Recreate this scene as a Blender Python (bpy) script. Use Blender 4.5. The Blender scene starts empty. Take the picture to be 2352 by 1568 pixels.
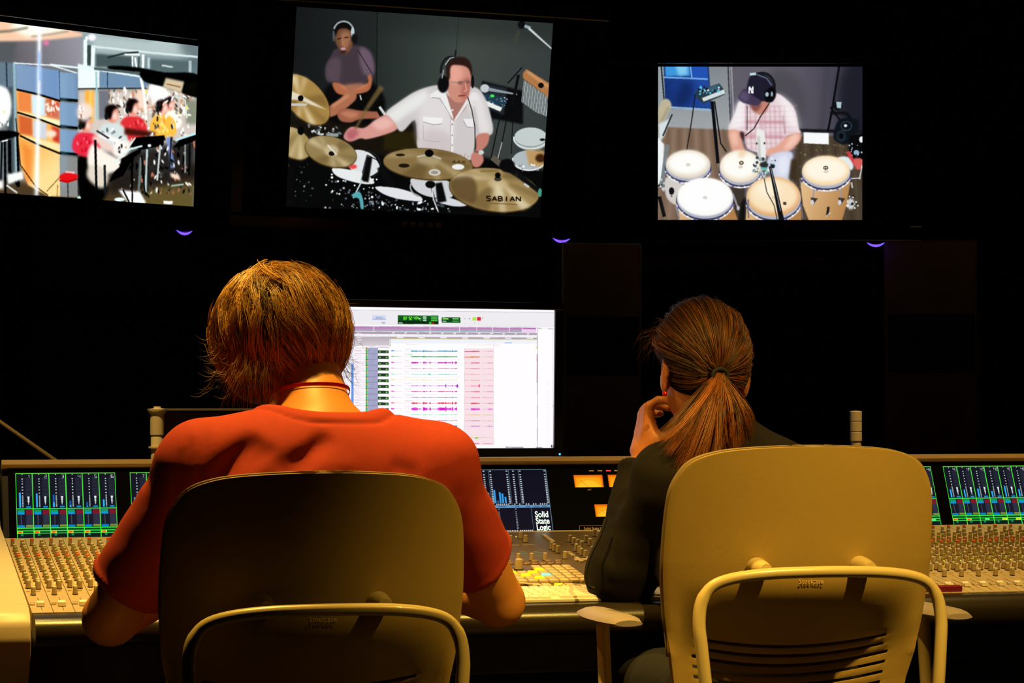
import bpy, bmesh, math, random
import numpy as np
from mathutils import Vector, Matrix
R_ = math.radians
rnd = random.Random(7)
scene = bpy.context.scene
COL = scene.collection

# ---------------------------------------------------------------- camera: 1.08 m above the floor, a long lens, turned 15 degrees to the right of the console's normal
cam_d = bpy.data.cameras.new('camera'); cam = bpy.data.objects.new('camera', cam_d); COL.objects.link(cam)
FPX = 5773.0
cam_d.sensor_width = 36.0; cam_d.lens = 36.0*FPX/2352.0; cam_d.clip_start = .05; cam_d.clip_end = 60
CAM_M = Matrix(((0.96386386, -0.00627398, -0.26632140), (-0.26639530, -0.02270035, -0.96359651), (0.0, 0.99972263, -0.02355141)))
cam.matrix_world = Matrix.Translation((0, 0, 1.08)) @ CAM_M.to_4x4()
scene.camera = cam
scene.view_settings.view_transform = 'Standard'; scene.view_settings.look = 'None'
scene.view_settings.exposure = 0.0; scene.view_settings.gamma = 1.0; scene.view_settings.use_curve_mapping = False

# ---------------------------------------------------------------- light: a dark control room, a few warm ceiling downlights
world = bpy.data.worlds.new('world'); scene.world = world; world.use_nodes = True
world.node_tree.nodes['Background'].inputs[0].default_value = (1.0, .62, .25, 1); world.node_tree.nodes['Background'].inputs[1].default_value = .0016

LAMPS = [  # name, position, aim, power, cone, blend, radius, colour
    ('downlight_console', (0.66, 3.80, 2.62), (0.78, 3.95, .9), 215, 58, .6, .035, (1, .60, .10)),
    ('downlight_guest', (1.72, 2.45, 2.62), (1.62, 3.60, .78), 300, 53, 1.0, .03, (1, .62, .11)),
    ('downlight_left', (0.30, 4.50, 2.62), (0.42, 4.76, .8), 120, 78, .8, .04, (1, .66, .20)),
    ('downlight_right', (2.30, 4.45, 2.62), (2.20, 4.60, .7), 120, 66, .8, .04, (1, .62, .17)),
]
for n, pos, aim, pw, cone, bl, rad, c in LAMPS:
    ld = bpy.data.lights.new(n, 'SPOT'); lo = bpy.data.objects.new(n, ld); COL.objects.link(lo)
    lo.location = pos; lo.rotation_euler = (Vector(aim)-Vector(pos)).to_track_quat('-Z', 'Y').to_euler()
    ld.energy = pw; ld.spot_size = R_(cone); ld.spot_blend = bl; ld.shadow_soft_size = rad; ld.color = c
# ---------------------------------------------------------------- helpers
MR = np.array([[0.96386386, 0.00627398, 0.26632140], [-0.26639530, 0.02270035, 0.96359651], [0., -0.99972263, 0.02355141]])
def ray(px, py): return MR @ np.array([px-1176., py-784., FPX])
def at(px, py, Y=None, Z=None):       # where a sight line of the photograph meets the plane y = Y (or z = Z): used to take measurements
    r = ray(px, py); t = Y/r[1] if Y is not None else (Z-1.08)/r[2]
    return np.array([0, 0, 1.08])+r*t

def link(o, parent=None):
    COL.objects.link(o)
    if parent is not None: o.parent = parent
    return o
def tag(o, label=None, cat=None, group=None, kind=None):
    if label: o['label'] = label
    if cat: o['category'] = cat
    if group: o['group'] = group
    if kind: o['kind'] = kind
    return o
def thing(name, label, cat, loc=(0, 0, 0), rz=0, group=None):
    o = link(bpy.data.objects.new(name, None)); o.location = loc; o.rotation_euler = (0, 0, rz); o.empty_display_size = .05
    return tag(o, label, cat, group)
_mats = {}
def mat(name, col=(.5, .5, .5), rough=.5, metal=0., emit=0., spec=.5, noise=0., nscale=40., bump=0., sheen=0., coat=0., emcol=None, bscale=None):
    if name in _mats: return _mats[name]
    m = bpy.data.materials.new(name); m.use_nodes = True; nt = m.node_tree; b = nt.nodes['Principled BSDF']
    b.inputs['Base Color'].default_value = (*col, 1); b.inputs['Roughness'].default_value = rough; b.inputs['Metallic'].default_value = metal
    b.inputs['Specular IOR Level'].default_value = spec; b.inputs['Sheen Weight'].default_value = sheen; b.inputs['Coat Weight'].default_value = coat
    if emit: b.inputs['Emission Color'].default_value = (*(emcol or col), 1); b.inputs['Emission Strength'].default_value = emit
    if noise or bump:
        tc = nt.nodes.new('ShaderNodeTexCoord'); nz = nt.nodes.new('ShaderNodeTexNoise'); nz.inputs['Scale'].default_value = nscale; nz.inputs['Detail'].default_value = 6
        nt.links.new(tc.outputs['Object'], nz.inputs['Vector'])
        if noise:
            mx = nt.nodes.new('ShaderNodeMix'); mx.data_type = 'RGBA'
            mx.inputs[6].default_value = (*[c*(1-noise) for c in col], 1); mx.inputs[7].default_value = (*[min(1, c*(1+noise)) for c in col], 1)
            nt.links.new(nz.outputs['Fac'], mx.inputs[0]); nt.links.new(mx.outputs[2], b.inputs['Base Color'])
        if bump:
            n2 = nz
            if bscale: n2 = nt.nodes.new('ShaderNodeTexNoise'); n2.inputs['Scale'].default_value = bscale; n2.inputs['Detail'].default_value = 3; nt.links.new(tc.outputs['Object'], n2.inputs['Vector'])
            bp = nt.nodes.new('ShaderNodeBump'); bp.inputs['Strength'].default_value = bump; bp.inputs['Distance'].default_value = .002
            nt.links.new(n2.outputs['Fac'], bp.inputs['Height']); nt.links.new(bp.outputs['Normal'], b.inputs['Normal'])
    _mats[name] = m; return m
def picmat(name, arr, strength=1.0, rough=.25):
    h, w, _ = arr.shape; img = bpy.data.images.new(name, w, h, alpha=False)
    px = np.ones((h, w, 4), np.float32); px[..., :3] = arr[::-1]; img.pixels.foreach_set(px.ravel()); img.update(); img.pack()
    m = bpy.data.materials.new(name); m.use_nodes = True; nt = m.node_tree; b = nt.nodes['Principled BSDF']
    t = nt.nodes.new('ShaderNodeTexImage'); t.image = img; t.extension = 'EXTEND'
    b.inputs['Base Color'].default_value = (.004, .004, .005, 1); b.inputs['Roughness'].default_value = rough
    b.inputs['Specular IOR Level'].default_value = .03; nt.links.new(t.outputs['Color'], b.inputs['Emission Color']); b.inputs['Emission Strength'].default_value = strength
    return m

def mesh_np(name, V, F, m, parent=None, smooth=True, mats=None, fmat=None):
    me = bpy.data.meshes.new(name); V = np.asarray(V, np.float32); F = np.asarray(F, np.int32); k = F.shape[1]
    me.vertices.add(len(V)); me.vertices.foreach_set('co', V.ravel()); me.loops.add(F.size); me.loops.foreach_set('vertex_index', F.ravel())
    me.polygons.add(len(F)); me.polygons.foreach_set('loop_start', np.arange(0, F.size, k, dtype=np.int32)); me.polygons.foreach_set('loop_total', np.full(len(F), k, np.int32))
    if smooth: me.polygons.foreach_set('use_smooth', np.ones(len(F), bool))
    for q in (mats or [m]): me.materials.append(q)
    if fmat is not None: me.polygons.foreach_set('material_index', np.asarray(fmat, np.int32))
    me.update(); me.validate()
    return link(bpy.data.objects.new(name, me), parent)

class MB:
    'collects shapes and links them as one mesh'
    def __init__(s): s.bm = bmesh.new(); s.M = Matrix.Identity(4); s.mi = 0
    def _add(s, vs, fs):
        v = [s.bm.verts.new(s.M @ Vector(p)) for p in vs]
        for f in fs:
            try: q = s.bm.faces.new([v[i] for i in f]); q.material_index = s.mi
            except ValueError: pass
        return v
    def box(s, x0, y0, z0, x1, y1, z1):
        s._add([(x0, y0, z0), (x1, y0, z0), (x1, y1, z0), (x0, y1, z0), (x0, y0, z1), (x1, y0, z1), (x1, y1, z1), (x0, y1, z1)],
               [(0, 3, 2, 1), (4, 5, 6, 7), (0, 1, 5, 4), (1, 2, 6, 5), (2, 3, 7, 6), (3, 0, 4, 7)]); return s
    def prism(s, poly, a, b, axis='x'):     # poly in the two other axes, extruded from a to b
        f = {'x': lambda t, p: (t, p[0], p[1]), 'y': lambda t, p: (p[0], t, p[1]), 'z': lambda t, p: (p[0], p[1], t)}[axis]; n = len(poly)
        s._add([f(a, p) for p in poly]+[f(b, p) for p in poly], [tuple(range(n))[::-1], tuple(range(n, 2*n))]+[(i, (i+1) % n, n+(i+1) % n, n+i) for i in range(n)]); return s
    def lathe(s, prof, c=(0, 0, 0), n=24, axis='z'):   # prof: (radius, height) pairs
        vs = []
        for r, h in prof:
            for k in range(n):
                t = 2*math.pi*k/n; p = (r*math.cos(t), r*math.sin(t), h)
                if axis == 'y': p = (p[0], h, p[1])
                if axis == 'x': p = (h, p[0], p[1])
                vs.append((c[0]+p[0], c[1]+p[1], c[2]+p[2]))
        m = len(prof); fs = [(i*n+k, i*n+(k+1) % n, (i+1)*n+(k+1) % n, (i+1)*n+k) for i in range(m-1) for k in range(n)]
        fs += [tuple(range(n))[::-1], tuple(range((m-1)*n, m*n))]
        s._add(vs, fs); return s
    def tube(s, pts, r, n=10, r2=None, flat=1.0):     # r a number or a list
        P = [Vector(p) for p in pts]; m = len(P); rs = r if isinstance(r, (list, tuple)) else [r]*m; vs = []; up = None
        for i in range(m):
            d = (P[min(i+1, m-1)]-P[max(i-1, 0)]).normalized()
            if up is None: up = d.orthogonal().normalized()
            up = (up-d*up.dot(d)).normalized(); sd = d.cross(up)
            for k in range(n): t = 2*math.pi*k/n; vs.append(P[i]+up*math.cos(t)*rs[i]+sd*math.sin(t)*rs[i]*flat)
        fs = [(i*n+k, i*n+(k+1) % n, (i+1)*n+(k+1) % n, (i+1)*n+k) for i in range(m-1) for k in range(n)]+[tuple(range(n))[::-1], tuple(range((m-1)*n, m*n))]
        s._add(vs, fs); return s
    def build(s, name, m, parent=None, smooth=False, bevel=0., mats=None, auto=True):
        bmesh.ops.recalc_face_normals(s.bm, faces=s.bm.faces)
        if bevel: 
            es = [e for e in s.bm.edges if len(e.link_faces) == 2 and e.calc_face_angle(0) > .5]
            bmesh.ops.bevel(s.bm, geom=es, offset=bevel, segments=2, profile=.6, affect='EDGES')
        me = bpy.data.meshes.new(name); s.bm.to_mesh(me); s.bm.free()
        for q in (mats or [m]): me.materials.append(q)
        if smooth:
            me.polygons.foreach_set('use_smooth', np.ones(len(me.polygons), bool)); me.set_sharp_from_angle(angle=R_(40))
        return link(bpy.data.objects.new(name, me), parent)

def copy_of(o, parent, M=None, name=None):
    c = o.copy(); link(c, parent)
    if M is not None: c.matrix_local = M
    return c
def quad(name, c4, m, parent=None):     # a flat picture, corners top-left, top-right, bottom-right, bottom-left
    me = bpy.data.meshes.new(name); me.from_pydata([tuple(c) for c in c4], [], [(3, 2, 1, 0)]); uv = me.uv_layers.new(name='UVMap')
    for i, q in enumerate([(0, 0), (1, 0), (1, 1), (0, 1)]): uv.data[i].uv = q
    me.materials.append(m); return link(bpy.data.objects.new(name, me), parent)
def lettering(name, txt, size, M, m, parent, align='LEFT', bold=0., sx=1.0, depth=0.):
    cu = bpy.data.curves.new(name, 'FONT'); cu.body = txt; cu.size = size; cu.align_x = align; cu.offset = bold*size; cu.extrude = depth
    cu.resolution_u = 3; o = bpy.data.objects.new(name, cu); COL.objects.link(o); bpy.context.view_layer.update()
    me = bpy.data.meshes.new_from_object(o.evaluated_get(bpy.context.evaluated_depsgraph_get())); bpy.data.objects.remove(o)
    me.transform(M @ Matrix.Diagonal((sx, 1, 1, 1))); me.materials.clear(); me.materials.append(m)
    return link(bpy.data.objects.new(name, me), parent)

# ---- bodies and cloth: distance fields turned into one continuous skin
def sd_cone(P, a, b, r1, r2):
    a = np.array(a, float); b = np.array(b, float); d = b-a; t = np.clip(((P-a)@d)/(d@d), 0, 1)
    return np.linalg.norm(P-a-t[..., None]*d, axis=-1)-(r1+(r2-r1)*t)
def sd_ell(P, c, r, rot=None):
    q = P-np.array(c, float)
    if rot is not None: q = q@np.array(rot)
    r = np.array(r, float); k0 = np.linalg.norm(q/r, axis=-1); k1 = np.linalg.norm(q/(r*r), axis=-1)+1e-9
    return k0*(k0-1)/k1
def smin(a, b, k): h = np.clip(.5+.5*(b-a)/k, 0, 1); return b*(1-h)+a*h-k*h*(1-h)
def smax(a, b, k): return -smin(-a, -b, k)
def union(k, *ds):
    o = ds[0]
    for d in ds[1:]: o = smin(o, d, k)
    return o
def chain(P, pts, rs, k=.01):
    o = None
    for i in range(len(pts)-1):
        d = sd_cone(P, pts[i], pts[i+1], rs[i], rs[i+1]); o = d if o is None else smin(o, d, k)
    return o
def erot(rx, ry, rz):
    return np.array(Matrix.Rotation(rz, 3, 'Z') @ Matrix.Rotation(ry, 3, 'Y') @ Matrix.Rotation(rx, 3, 'X'))
def skin(name, fn, lo, hi, h, m, parent=None):       # surface nets
    lo = np.array(lo, float); hi = np.array(hi, float); n = np.ceil((hi-lo)/h).astype(int)+1
    ax = [lo[i]+h*np.arange(n[i]) for i in range(3)]
    S = np.full(n, 1., np.float32); B = 12; rb = B*h*.5*1.732*1.25+.03
    cs = [[(i0, min(i0+B, n[q])) for i0 in range(0, n[q], B)] for q in range(3)]
    ctr = np.stack(np.meshgrid(*[np.array([lo[q]+h*(a+b_-1)/2 for a, b_ in cs[q]]) for q in range(3)], indexing='ij'), -1); D = fn(ctr)
    for i, (a0, a1) in enumerate(cs[0]):
        for j, (b0, b1) in enumerate(cs[1]):
            for k, (c0, c1) in enumerate(cs[2]):
                if abs(D[i, j, k]) > rb: S[a0:a1, b0:b1, c0:c1] = D[i, j, k]; continue
                S[a0:a1, b0:b1, c0:c1] = fn(np.stack(np.meshgrid(ax[0][a0:a1], ax[1][b0:b1], ax[2][c0:c1], indexing='ij'), -1))
    ins = S < 0; acc = np.zeros((n[0]-1, n[1]-1, n[2]-1, 3)); cnt = np.zeros((n[0]-1, n[1]-1, n[2]-1)); C = lambda A, o: A[o[0]:A.shape[0]-1+o[0], o[1]:A.shape[1]-1+o[1], o[2]:A.shape[2]-1+o[2]]
    for d in range(3):
        for u in (0, 1):
            for v in (0, 1):
                o = [u, v]; o.insert(d, 0); e = list(o); e[d] = 1
                s0, s1 = C(S, o), C(S, e); x = (s0 < 0) != (s1 < 0); t = np.where(x, s0/np.where(x, s0-s1, 1), 0)
                for q in range(3): acc[..., q] += np.where(x, (t if q == d else o[q]), 0)
                cnt += x
    act = cnt > 0; idx = -np.ones(act.shape, np.int64); idx[act] = np.arange(act.sum()); base = np.argwhere(act)
    V = lo+h*(base+acc[act]/cnt[act][:, None]); F = []
    for d in range(3):
        sl0 = [slice(1, -1)]*3; sl0[d] = slice(0, n[d]-1); sl1 = [slice(1, -1)]*3; sl1[d] = slice(1, n[d])
        a, b = ins[tuple(sl0)], ins[tuple(sl1)]; w = np.argwhere(a != b); 
        if not len(w): continue
        g = w+np.array([0 if q == d else 1 for q in range(3)]); flip = a[tuple(w.T)]; u, v = [q for q in range(3) if q != d]
        def cell(du, dv): c = g.copy(); c[:, u] -= du; c[:, v] -= dv; return idx[tuple(c.T)]
        Q = np.stack([cell(1, 1), cell(0, 1), cell(0, 0), cell(1, 0)], 1)
        if d == 1: flip = ~flip
        Q[~flip] = Q[~flip][:, ::-1]; F.append(Q)
    return mesh_np(name, V, np.vstack(F), m, parent)
def strands(name, P, rad, m, parent, kind=None):   # P: (N,K,3) hair paths -> one mesh of thin three-sided strands
    N, K, _ = P.shape; T = np.gradient(P, axis=1); T /= np.linalg.norm(T, axis=-1, keepdims=True)+1e-9
    A = np.cross(T, np.array([.3, .5, .8])); A /= np.linalg.norm(A, axis=-1, keepdims=True)+1e-9; B = np.cross(T, A)
    taper = np.concatenate([np.linspace(.8, 1, K//2), np.linspace(1, .15, K-K//2)]); r = np.asarray(rad).reshape(-1, 1)*taper[None]
    V = np.stack([P+(A*np.cos(t)+B*np.sin(t))*r[..., None] for t in (0, 2.094, 4.189)], 2).reshape(-1, 3)
    i = np.arange(N)[:, None, None]*K*3+np.arange(K-1)[None, :, None]*3; k = np.arange(3)[None, None]; k2 = (k+1) % 3
    F = np.stack(np.broadcast_arrays(i+k, i+k2, i+3+k2, i+3+k), -1).reshape(-1, 4)
    o = mesh_np(name, V, F, m, parent); at_ = o.data.attributes.new('tone', 'FLOAT', 'POINT')
    return o, at_
# ---------------------------------------------------------------- painted pictures for the lit screens (arrays made here, no files)
def homog(src, dst):
    A = []; b = []
    for (x, y), (u, v) in zip(src, dst):
        A.append([x, y, 1, 0, 0, 0, -u*x, -u*y]); b.append(u)
        A.append([0, 0, 0, x, y, 1, -v*x, -v*y]); b.append(v)
    return np.append(np.linalg.solve(np.array(A, float), np.array(b, float)), 1).reshape(3, 3)

SEG = {  # letters as strokes on a 4 x 6 grid, y down
 '0': [(0,0,4,0),(4,0,4,6),(4,6,0,6),(0,6,0,0)], '1': [(2,0,2,6),(1,1,2,0)], '2': [(0,0,4,0),(4,0,4,3),(4,3,0,3),(0,3,0,6),(0,6,4,6)],
 '3': [(0,0,4,0),(4,0,4,6),(4,6,0,6),(1,3,4,3)], '4': [(0,0,0,3),(0,3,4,3),(4,0,4,6)], '5': [(4,0,0,0),(0,0,0,3),(0,3,4,3),(4,3,4,6),(4,6,0,6)],
 '6': [(4,0,0,0),(0,0,0,6),(0,6,4,6),(4,6,4,3),(4,3,0,3)], '7': [(0,0,4,0),(4,0,2,6)], '8': [(0,0,4,0),(4,0,4,6),(4,6,0,6),(0,6,0,0),(0,3,4,3)],
 '9': [(4,6,4,0),(4,0,0,0),(0,0,0,3),(0,3,4,3)], ':': [(2,1.6,2,2),(2,4,2,4.4)], '.': [(2,5.6,2,6)],
 'S': [(4,0,.5,0),(.5,0,0,1.5),(0,1.5,.8,3),(.8,3,3.4,3),(3.4,3,4,4.6),(4,4.6,3.4,6),(3.4,6,0,6)], 'A': [(0,6,2,0),(2,0,4,6),(1,4,3,4)],
 'B': [(0,0,0,6),(0,0,3,0),(3,0,3.6,1.5),(3.6,1.5,3,3),(0,3,3,3),(3,3,4,4.5),(4,4.5,3,6),(3,6,0,6)], 'I': [(2,0,2,6)],
 'N': [(0,6,0,0),(0,0,4,6),(4,6,4,0)], 'Y': [(0,0,2,3),(4,0,2,3),(2,3,2,6)], 'L': [(0,0,0,6),(0,6,4,6)], 'E': [(4,0,0,0),(0,0,0,6),(0,6,4,6),(0,3,3,3)],
 'F': [(4,0,0,0),(0,0,0,6),(0,3,3,3)], 'T': [(0,0,4,0),(2,0,2,6)], 'O': [(0,0,4,0),(4,0,4,6),(4,6,0,6),(0,6,0,0)], 'P': [(0,6,0,0),(0,0,4,0),(4,0,4,3),(4,3,0,3)],
 'R': [(0,6,0,0),(0,0,4,0),(4,0,4,3),(4,3,0,3),(1.5,3,4,6)], 'Z': [(0,0,4,0),(4,0,0,6),(0,6,4,6)], 'X': [(0,0,4,6),(4,0,0,6)], ' ': []}

def blur2(a, s):
    if s <= 0: return a
    r = max(1, int(s*2.5)); k = np.exp(-np.arange(-r, r+1)**2/(2*s*s)); k /= k.sum()
    for ax in (0, 1):
        pad = [(0, 0)]*a.ndim; pad[ax] = (r, r); p = np.pad(a, pad, mode='edge'); o = np.zeros_like(a)
        for i, w in enumerate(k):
            sl = [slice(None)]*a.ndim; sl[ax] = slice(i, i+a.shape[ax]); o += w*p[tuple(sl)]
        a = o
    return a

class Pic:
    def __init__(s, w, h, scale=1.0, off=(0, 0), corners=None, bg=(0, 0, 0), seed=1):
        s.w, s.h, s.k, s.off = w, h, scale, off
        s.a = np.zeros((h, w, 3)) + np.array(bg)/255.
        s.H = homog(corners, [(0, 0), (w, 0), (w, h), (0, h)]) if corners else None
        s.rng = np.random.RandomState(seed); s.st = 1.; s.sf = .4
    def m(s, pts):
        p = np.array(pts, float).reshape(-1, 2)/s.k + np.array(s.off)
        if s.H is None: return p
        q = np.c_[p, np.ones(len(p))] @ s.H.T
        return q[:, :2]/q[:, 2:]
    def _fill(s, p, col, al, soft, grad):
        r = int(soft*3)+2
        x0 = int(max(0, np.floor(p[:, 0].min())-r)); x1 = int(min(s.w, np.ceil(p[:, 0].max())+r))
        y0 = int(max(0, np.floor(p[:, 1].min())-r)); y1 = int(min(s.h, np.ceil(p[:, 1].max())+r))
        if x1 <= x0 or y1 <= y0: return
        X, Y = np.meshgrid(np.arange(x0, x1)+.5, np.arange(y0, y1)+.5)
        msk = np.zeros(X.shape, bool)
        n = len(p)
        for i in range(n):
            ax, ay = p[i]; bx, by = p[(i+1) % n]
            if ay == by: continue
            c = (Y >= min(ay, by)) & (Y < max(ay, by))
            msk ^= c & (X < ax+(Y-ay)*(bx-ax)/(by-ay))
        mk = blur2(msk.astype(float), soft)*al
        c1 = np.array(col)/255.
        if grad is not None:
            (gx0, gy0), (gx1, gy1) = s.m([grad[1], grad[2]])
            d = np.array([gx1-gx0, gy1-gy0]); t = np.clip(((X-gx0)*d[0]+(Y-gy0)*d[1])/(d@d), 0, 1)[..., None]
            c1 = c1*(1-t)+np.array(grad[0])/255.*t
        reg = s.a[y0:y1, x0:x1]
        s.a[y0:y1, x0:x1] = reg*(1-mk[..., None])+c1*mk[..., None]
    def poly(s, pts, col, al=1., soft=.7, grad=None):
        s._fill(s.m(pts), col, al, soft, grad)
    def curve(s, pts, col, al=1., soft=.7, grad=None):   # closed smooth outline (Catmull-Rom)
        P = np.array(pts, float).reshape(-1, 2); n = len(P); out = []
        for i in range(n):
            a, b, c, d = P[i-1], P[i], P[(i+1) % n], P[(i+2) % n]
            for t in (0, .25, .5, .75):
                out.append(.5*(2*b+(c-a)*t+(2*a-5*b+4*c-d)*t*t+(3*b-a-3*c+d)*t**3))
        s._fill(s.m(out), col, al, soft, grad)
    def ell(s, cx, cy, rx, ry, col, rot=0, al=1., soft=.7, grad=None):
        t = np.linspace(0, 2*np.pi, 40)[:-1]; r = np.radians(rot)
        x, y = rx*np.cos(t), ry*np.sin(t)
        s._fill(s.m(np.c_[cx+x*np.cos(r)-y*np.sin(r), cy+x*np.sin(r)+y*np.cos(r)]), col, al, soft, grad)
    def ring(s, cx, cy, rx, ry, wd, col, rot=0, al=1., soft=.6, t0=0, t1=360):
        t = np.radians(np.linspace(t0, t1, 40)); r = np.radians(rot); o = []
        for q in (1, -1):
            x, y = (rx+q*wd/2)*np.cos(t[::q]), (ry+q*wd/2)*np.sin(t[::q])
            o.append(np.c_[cx+x*np.cos(r)-y*np.sin(r), cy+x*np.sin(r)+y*np.cos(r)])
        s._fill(s.m(np.vstack(o)), col, al, soft, None)
    def line(s, pts, wd, col, al=1., soft=.5, wd2=None):
        P = np.array(pts, float).reshape(-1, 2); n = len(P)
        W = np.linspace(wd, wd if wd2 is None else wd2, n)
        for i in range(n-1):
            d = P[i+1]-P[i]; L = np.hypot(*d)
            if L == 0: continue
            q = np.array([-d[1], d[0]])/L
            s._fill(s.m([P[i]+q*W[i]/2, P[i+1]+q*W[i+1]/2, P[i+1]-q*W[i+1]/2, P[i]-q*W[i]/2]), col, al, soft, None)
    def text(s, t, x, y, cw, ch, col, wd, sp=.35, slope=0, al=1.):
        for c in t:
            for (a, b, e, f_) in SEG.get(c, []):
                s.line([(x+a/4*cw, y+b/6*ch+slope*a/4*cw), (x+e/4*cw, y+f_/6*ch+slope*e/4*cw)], wd, col, al, .4)
            x += cw*(1+sp); y += slope*cw*(1+sp)
    def specks(s, box, n, cols, r0, r1, al=1., stretch=1.):
        x0, y0, x1, y1 = box
        for i in range(n):
            c = cols[s.rng.randint(len(cols))]; r = s.rng.uniform(r0, r1)*(.62 if s.st > 1 else 1)
            s.ell(s.rng.uniform(x0, x1), s.rng.uniform(y0, y1), r*stretch*s.st, r/s.st**.5, c, s.rng.uniform(0, 180) if s.st == 1 else s.rng.normal(80, 28), al, s.sf)
    def done(s, soft=.8, noise=.0):
        s.a = blur2(s.a, soft)
        if noise: s.a = s.a+s.rng.normal(0, noise, s.a.shape)
        return np.clip(s.a, 0, 1)

W_, K_ = (255, 255, 255), (6, 7, 8)
def paint_drummer():
    p = Pic(900, 690, 2.6133, (500, 0), [(682, 15), (1271, 55), (1240, 497), (655, 476)], (40, 46, 44))
    p.poly([(450, 0), (962, 40), (962, 800), (380, 800)], (20, 24, 24), grad=((34, 39, 38), (450, 300), (962, 300)))
    p.poly([(962, 40), (1460, 80), (1440, 900), (950, 800)], (38, 45, 43), grad=((64, 72, 68), (962, 300), (1450, 300)))
    p.poly([(1460, 80), (2040, 120), (1960, 1300), (1440, 900)], (66, 73, 69), grad=((52, 58, 58), (1450, 500), (2000, 700)))
    p.poly([(950, 60), (2030, 140), (2030, 260), (950, 180)], (30, 36, 34), .5, 25)
    p.line([(964, 60), (958, 560)], 5, (14, 18, 17)); p.line([(1452, 105), (1436, 340)], 4, (36, 42, 40))
    p.poly([(380, 700), (1240, 740), (1210, 920), (1100, 960), (380, 1300)], (22, 18, 12), soft=6)
    p.poly([(1000, 790), (1215, 790), (1215, 900), (1000, 900)], (38, 31, 10), soft=4)
    p.poly([(380, 930), (1560, 930), (1960, 1020), (1960, 1320), (380, 1320)], (7, 8, 8), soft=5)
    # seated listener at the back
    p.curve([(640, 560), (700, 500), (900, 480), (990, 560), (1010, 640), (960, 740), (720, 740), (650, 700)], (9, 9, 9), soft=5)
    p.curve([(720, 290), (860, 275), (925, 320), (945, 400), (940, 470), (900, 490), (905, 540), (770, 550), (720, 490), (660, 490), (650, 400), (680, 340)], (66, 54, 62), soft=2)
    p.curve([(860, 285), (925, 320), (945, 430), (890, 450), (860, 380)], (110, 90, 108), .9, 5)
    p.curve([(655, 400), (690, 350), (740, 360), (735, 480), (700, 495), (655, 470)], (88, 72, 82), .9, 5)
    p.line([(845, 300), (930, 440)], 4, (20, 18, 20))
    p.curve([(705, 190), (730, 160), (780, 150), (815, 180), (822, 240), (800, 300), (765, 325), (730, 290), (710, 250)], (112, 72, 52), soft=2)
    p.curve([(745, 200), (790, 190), (800, 240), (770, 300), (745, 260)], (168, 116, 84), .8, 5)
    p.curve([(700, 200), (700, 150), (740, 125), (790, 130), (822, 170), (830, 215), (812, 230), (805, 190), (770, 170), (730, 178), (712, 215)], (16, 12, 11), soft=2)
    p.line([(722, 236), (745, 228)], 6, (30, 14, 12)); p.line([(765, 226), (790, 222)], 6, (30, 14, 12)); p.line([(752, 235), (754, 268), (764, 270)], 4, (190, 130, 95))
    p.ell(757, 293, 15, 8, (190, 150, 170)); p.ell(757, 313, 20, 9, (60, 34, 28), soft=2)
    p.ring(760, 190, 60, 62, 11, (150, 165, 172), 0, 1, .6, 195, 345); p.ell(815, 195, 11, 32, (190, 205, 210)); p.ell(826, 232, 20, 30, (18, 18, 20), soft=2); p.ell(700, 215, 8, 34, (70, 80, 84))
    p.curve([(690, 500), (740, 500), (800, 540), (900, 500), (905, 455), (925, 450), (930, 500), (900, 550), (790, 570), (720, 560)], (176, 104, 70), soft=2)
    p.curve([(740, 515), (860, 500), (900, 520), (800, 545)], (205, 132, 92), .7, 4)
    p.curve([(780, 545), (815, 530), (835, 560), (830, 600), (760, 660), (690, 700), (655, 690), (670, 640), (740, 590)], (172, 108, 78), soft=2)
    p.line([(690, 640), (790, 570)], 16, (214, 150, 112), .8, 4)
    p.curve([(720, 680), (760, 650), (870, 665), (960, 670), (985, 690), (960, 710), (860, 715), (800, 735), (740, 725)], (160, 96, 72), soft=2)
    p.curve([(740, 680), (790, 668), (850, 685), (800, 710)], (205, 138, 105), .7, 4)
    p.line([(975, 640), (1010, 690)], 16, (205, 208, 205)); p.line([(965, 660), (985, 700)], 14, (10, 10, 10)); p.line([(985, 555), (1000, 620)], 12, (12, 12, 12))
    p.line([(858, 570), (866, 600)], 8, (215, 215, 215))
    # microphone boom, keyboard and module, chimes
    p.ell(1828, 152, 22, 24, (12, 12, 14), soft=2); p.line([(1845, 158), (1880, 172)], 18, (150, 170, 175)); p.line([(1870, 172), (2012, 300)], 15, (196, 205, 205), wd2=8); p.line([(1812, 190), (1790, 250)], 16, (70, 72, 58), .7, 4)
    p.poly([(1590, 485), (1835, 545), (1835, 745), (1600, 700)], (10, 11, 13), soft=3); p.poly([(1600, 500), (1740, 530), (1720, 690), (1600, 640)], (34, 42, 50), soft=3)
    p.poly([(1610, 560), (1740, 590), (1722, 640), (1605, 610)], (30, 60, 78), soft=2); p.ell(1652, 575, 13, 9, (70, 235, 90)); p.specks((1620, 585, 1740, 640), 26, [(210, 210, 220), (60, 70, 110), (150, 150, 160)], 2, 5)
    p.poly([(1605, 600), (1712, 645), (1700, 668), (1620, 635)], (235, 238, 235), soft=1)
    p.ell(1608, 530, 27, 25, (196, 200, 204)); p.line([(1630, 535), (1700, 548), (1800, 566)], 22, (140, 150, 158), wd2=9)
    p.line([(1815, 420), (1770, 640)], 16, (14, 15, 16)); p.ell(1808, 430, 17, 20, (60, 70, 72)); p.line([(1830, 405), (1745, 500)], 8, (16, 17, 18))
    p.line([(1700, 690), (1640, 960)], 7, (16, 18, 18)); p.line([(1660, 700), (1590, 900)], 6, (18, 20, 20)); p.line([(1740, 700), (1690, 950)], 6, (12, 14, 14)); p.line([(1710, 850), (1685, 950)], 5, (205, 205, 200)); p.line([(1775, 700), (1765, 920)], 5, (14, 16, 16))
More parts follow.
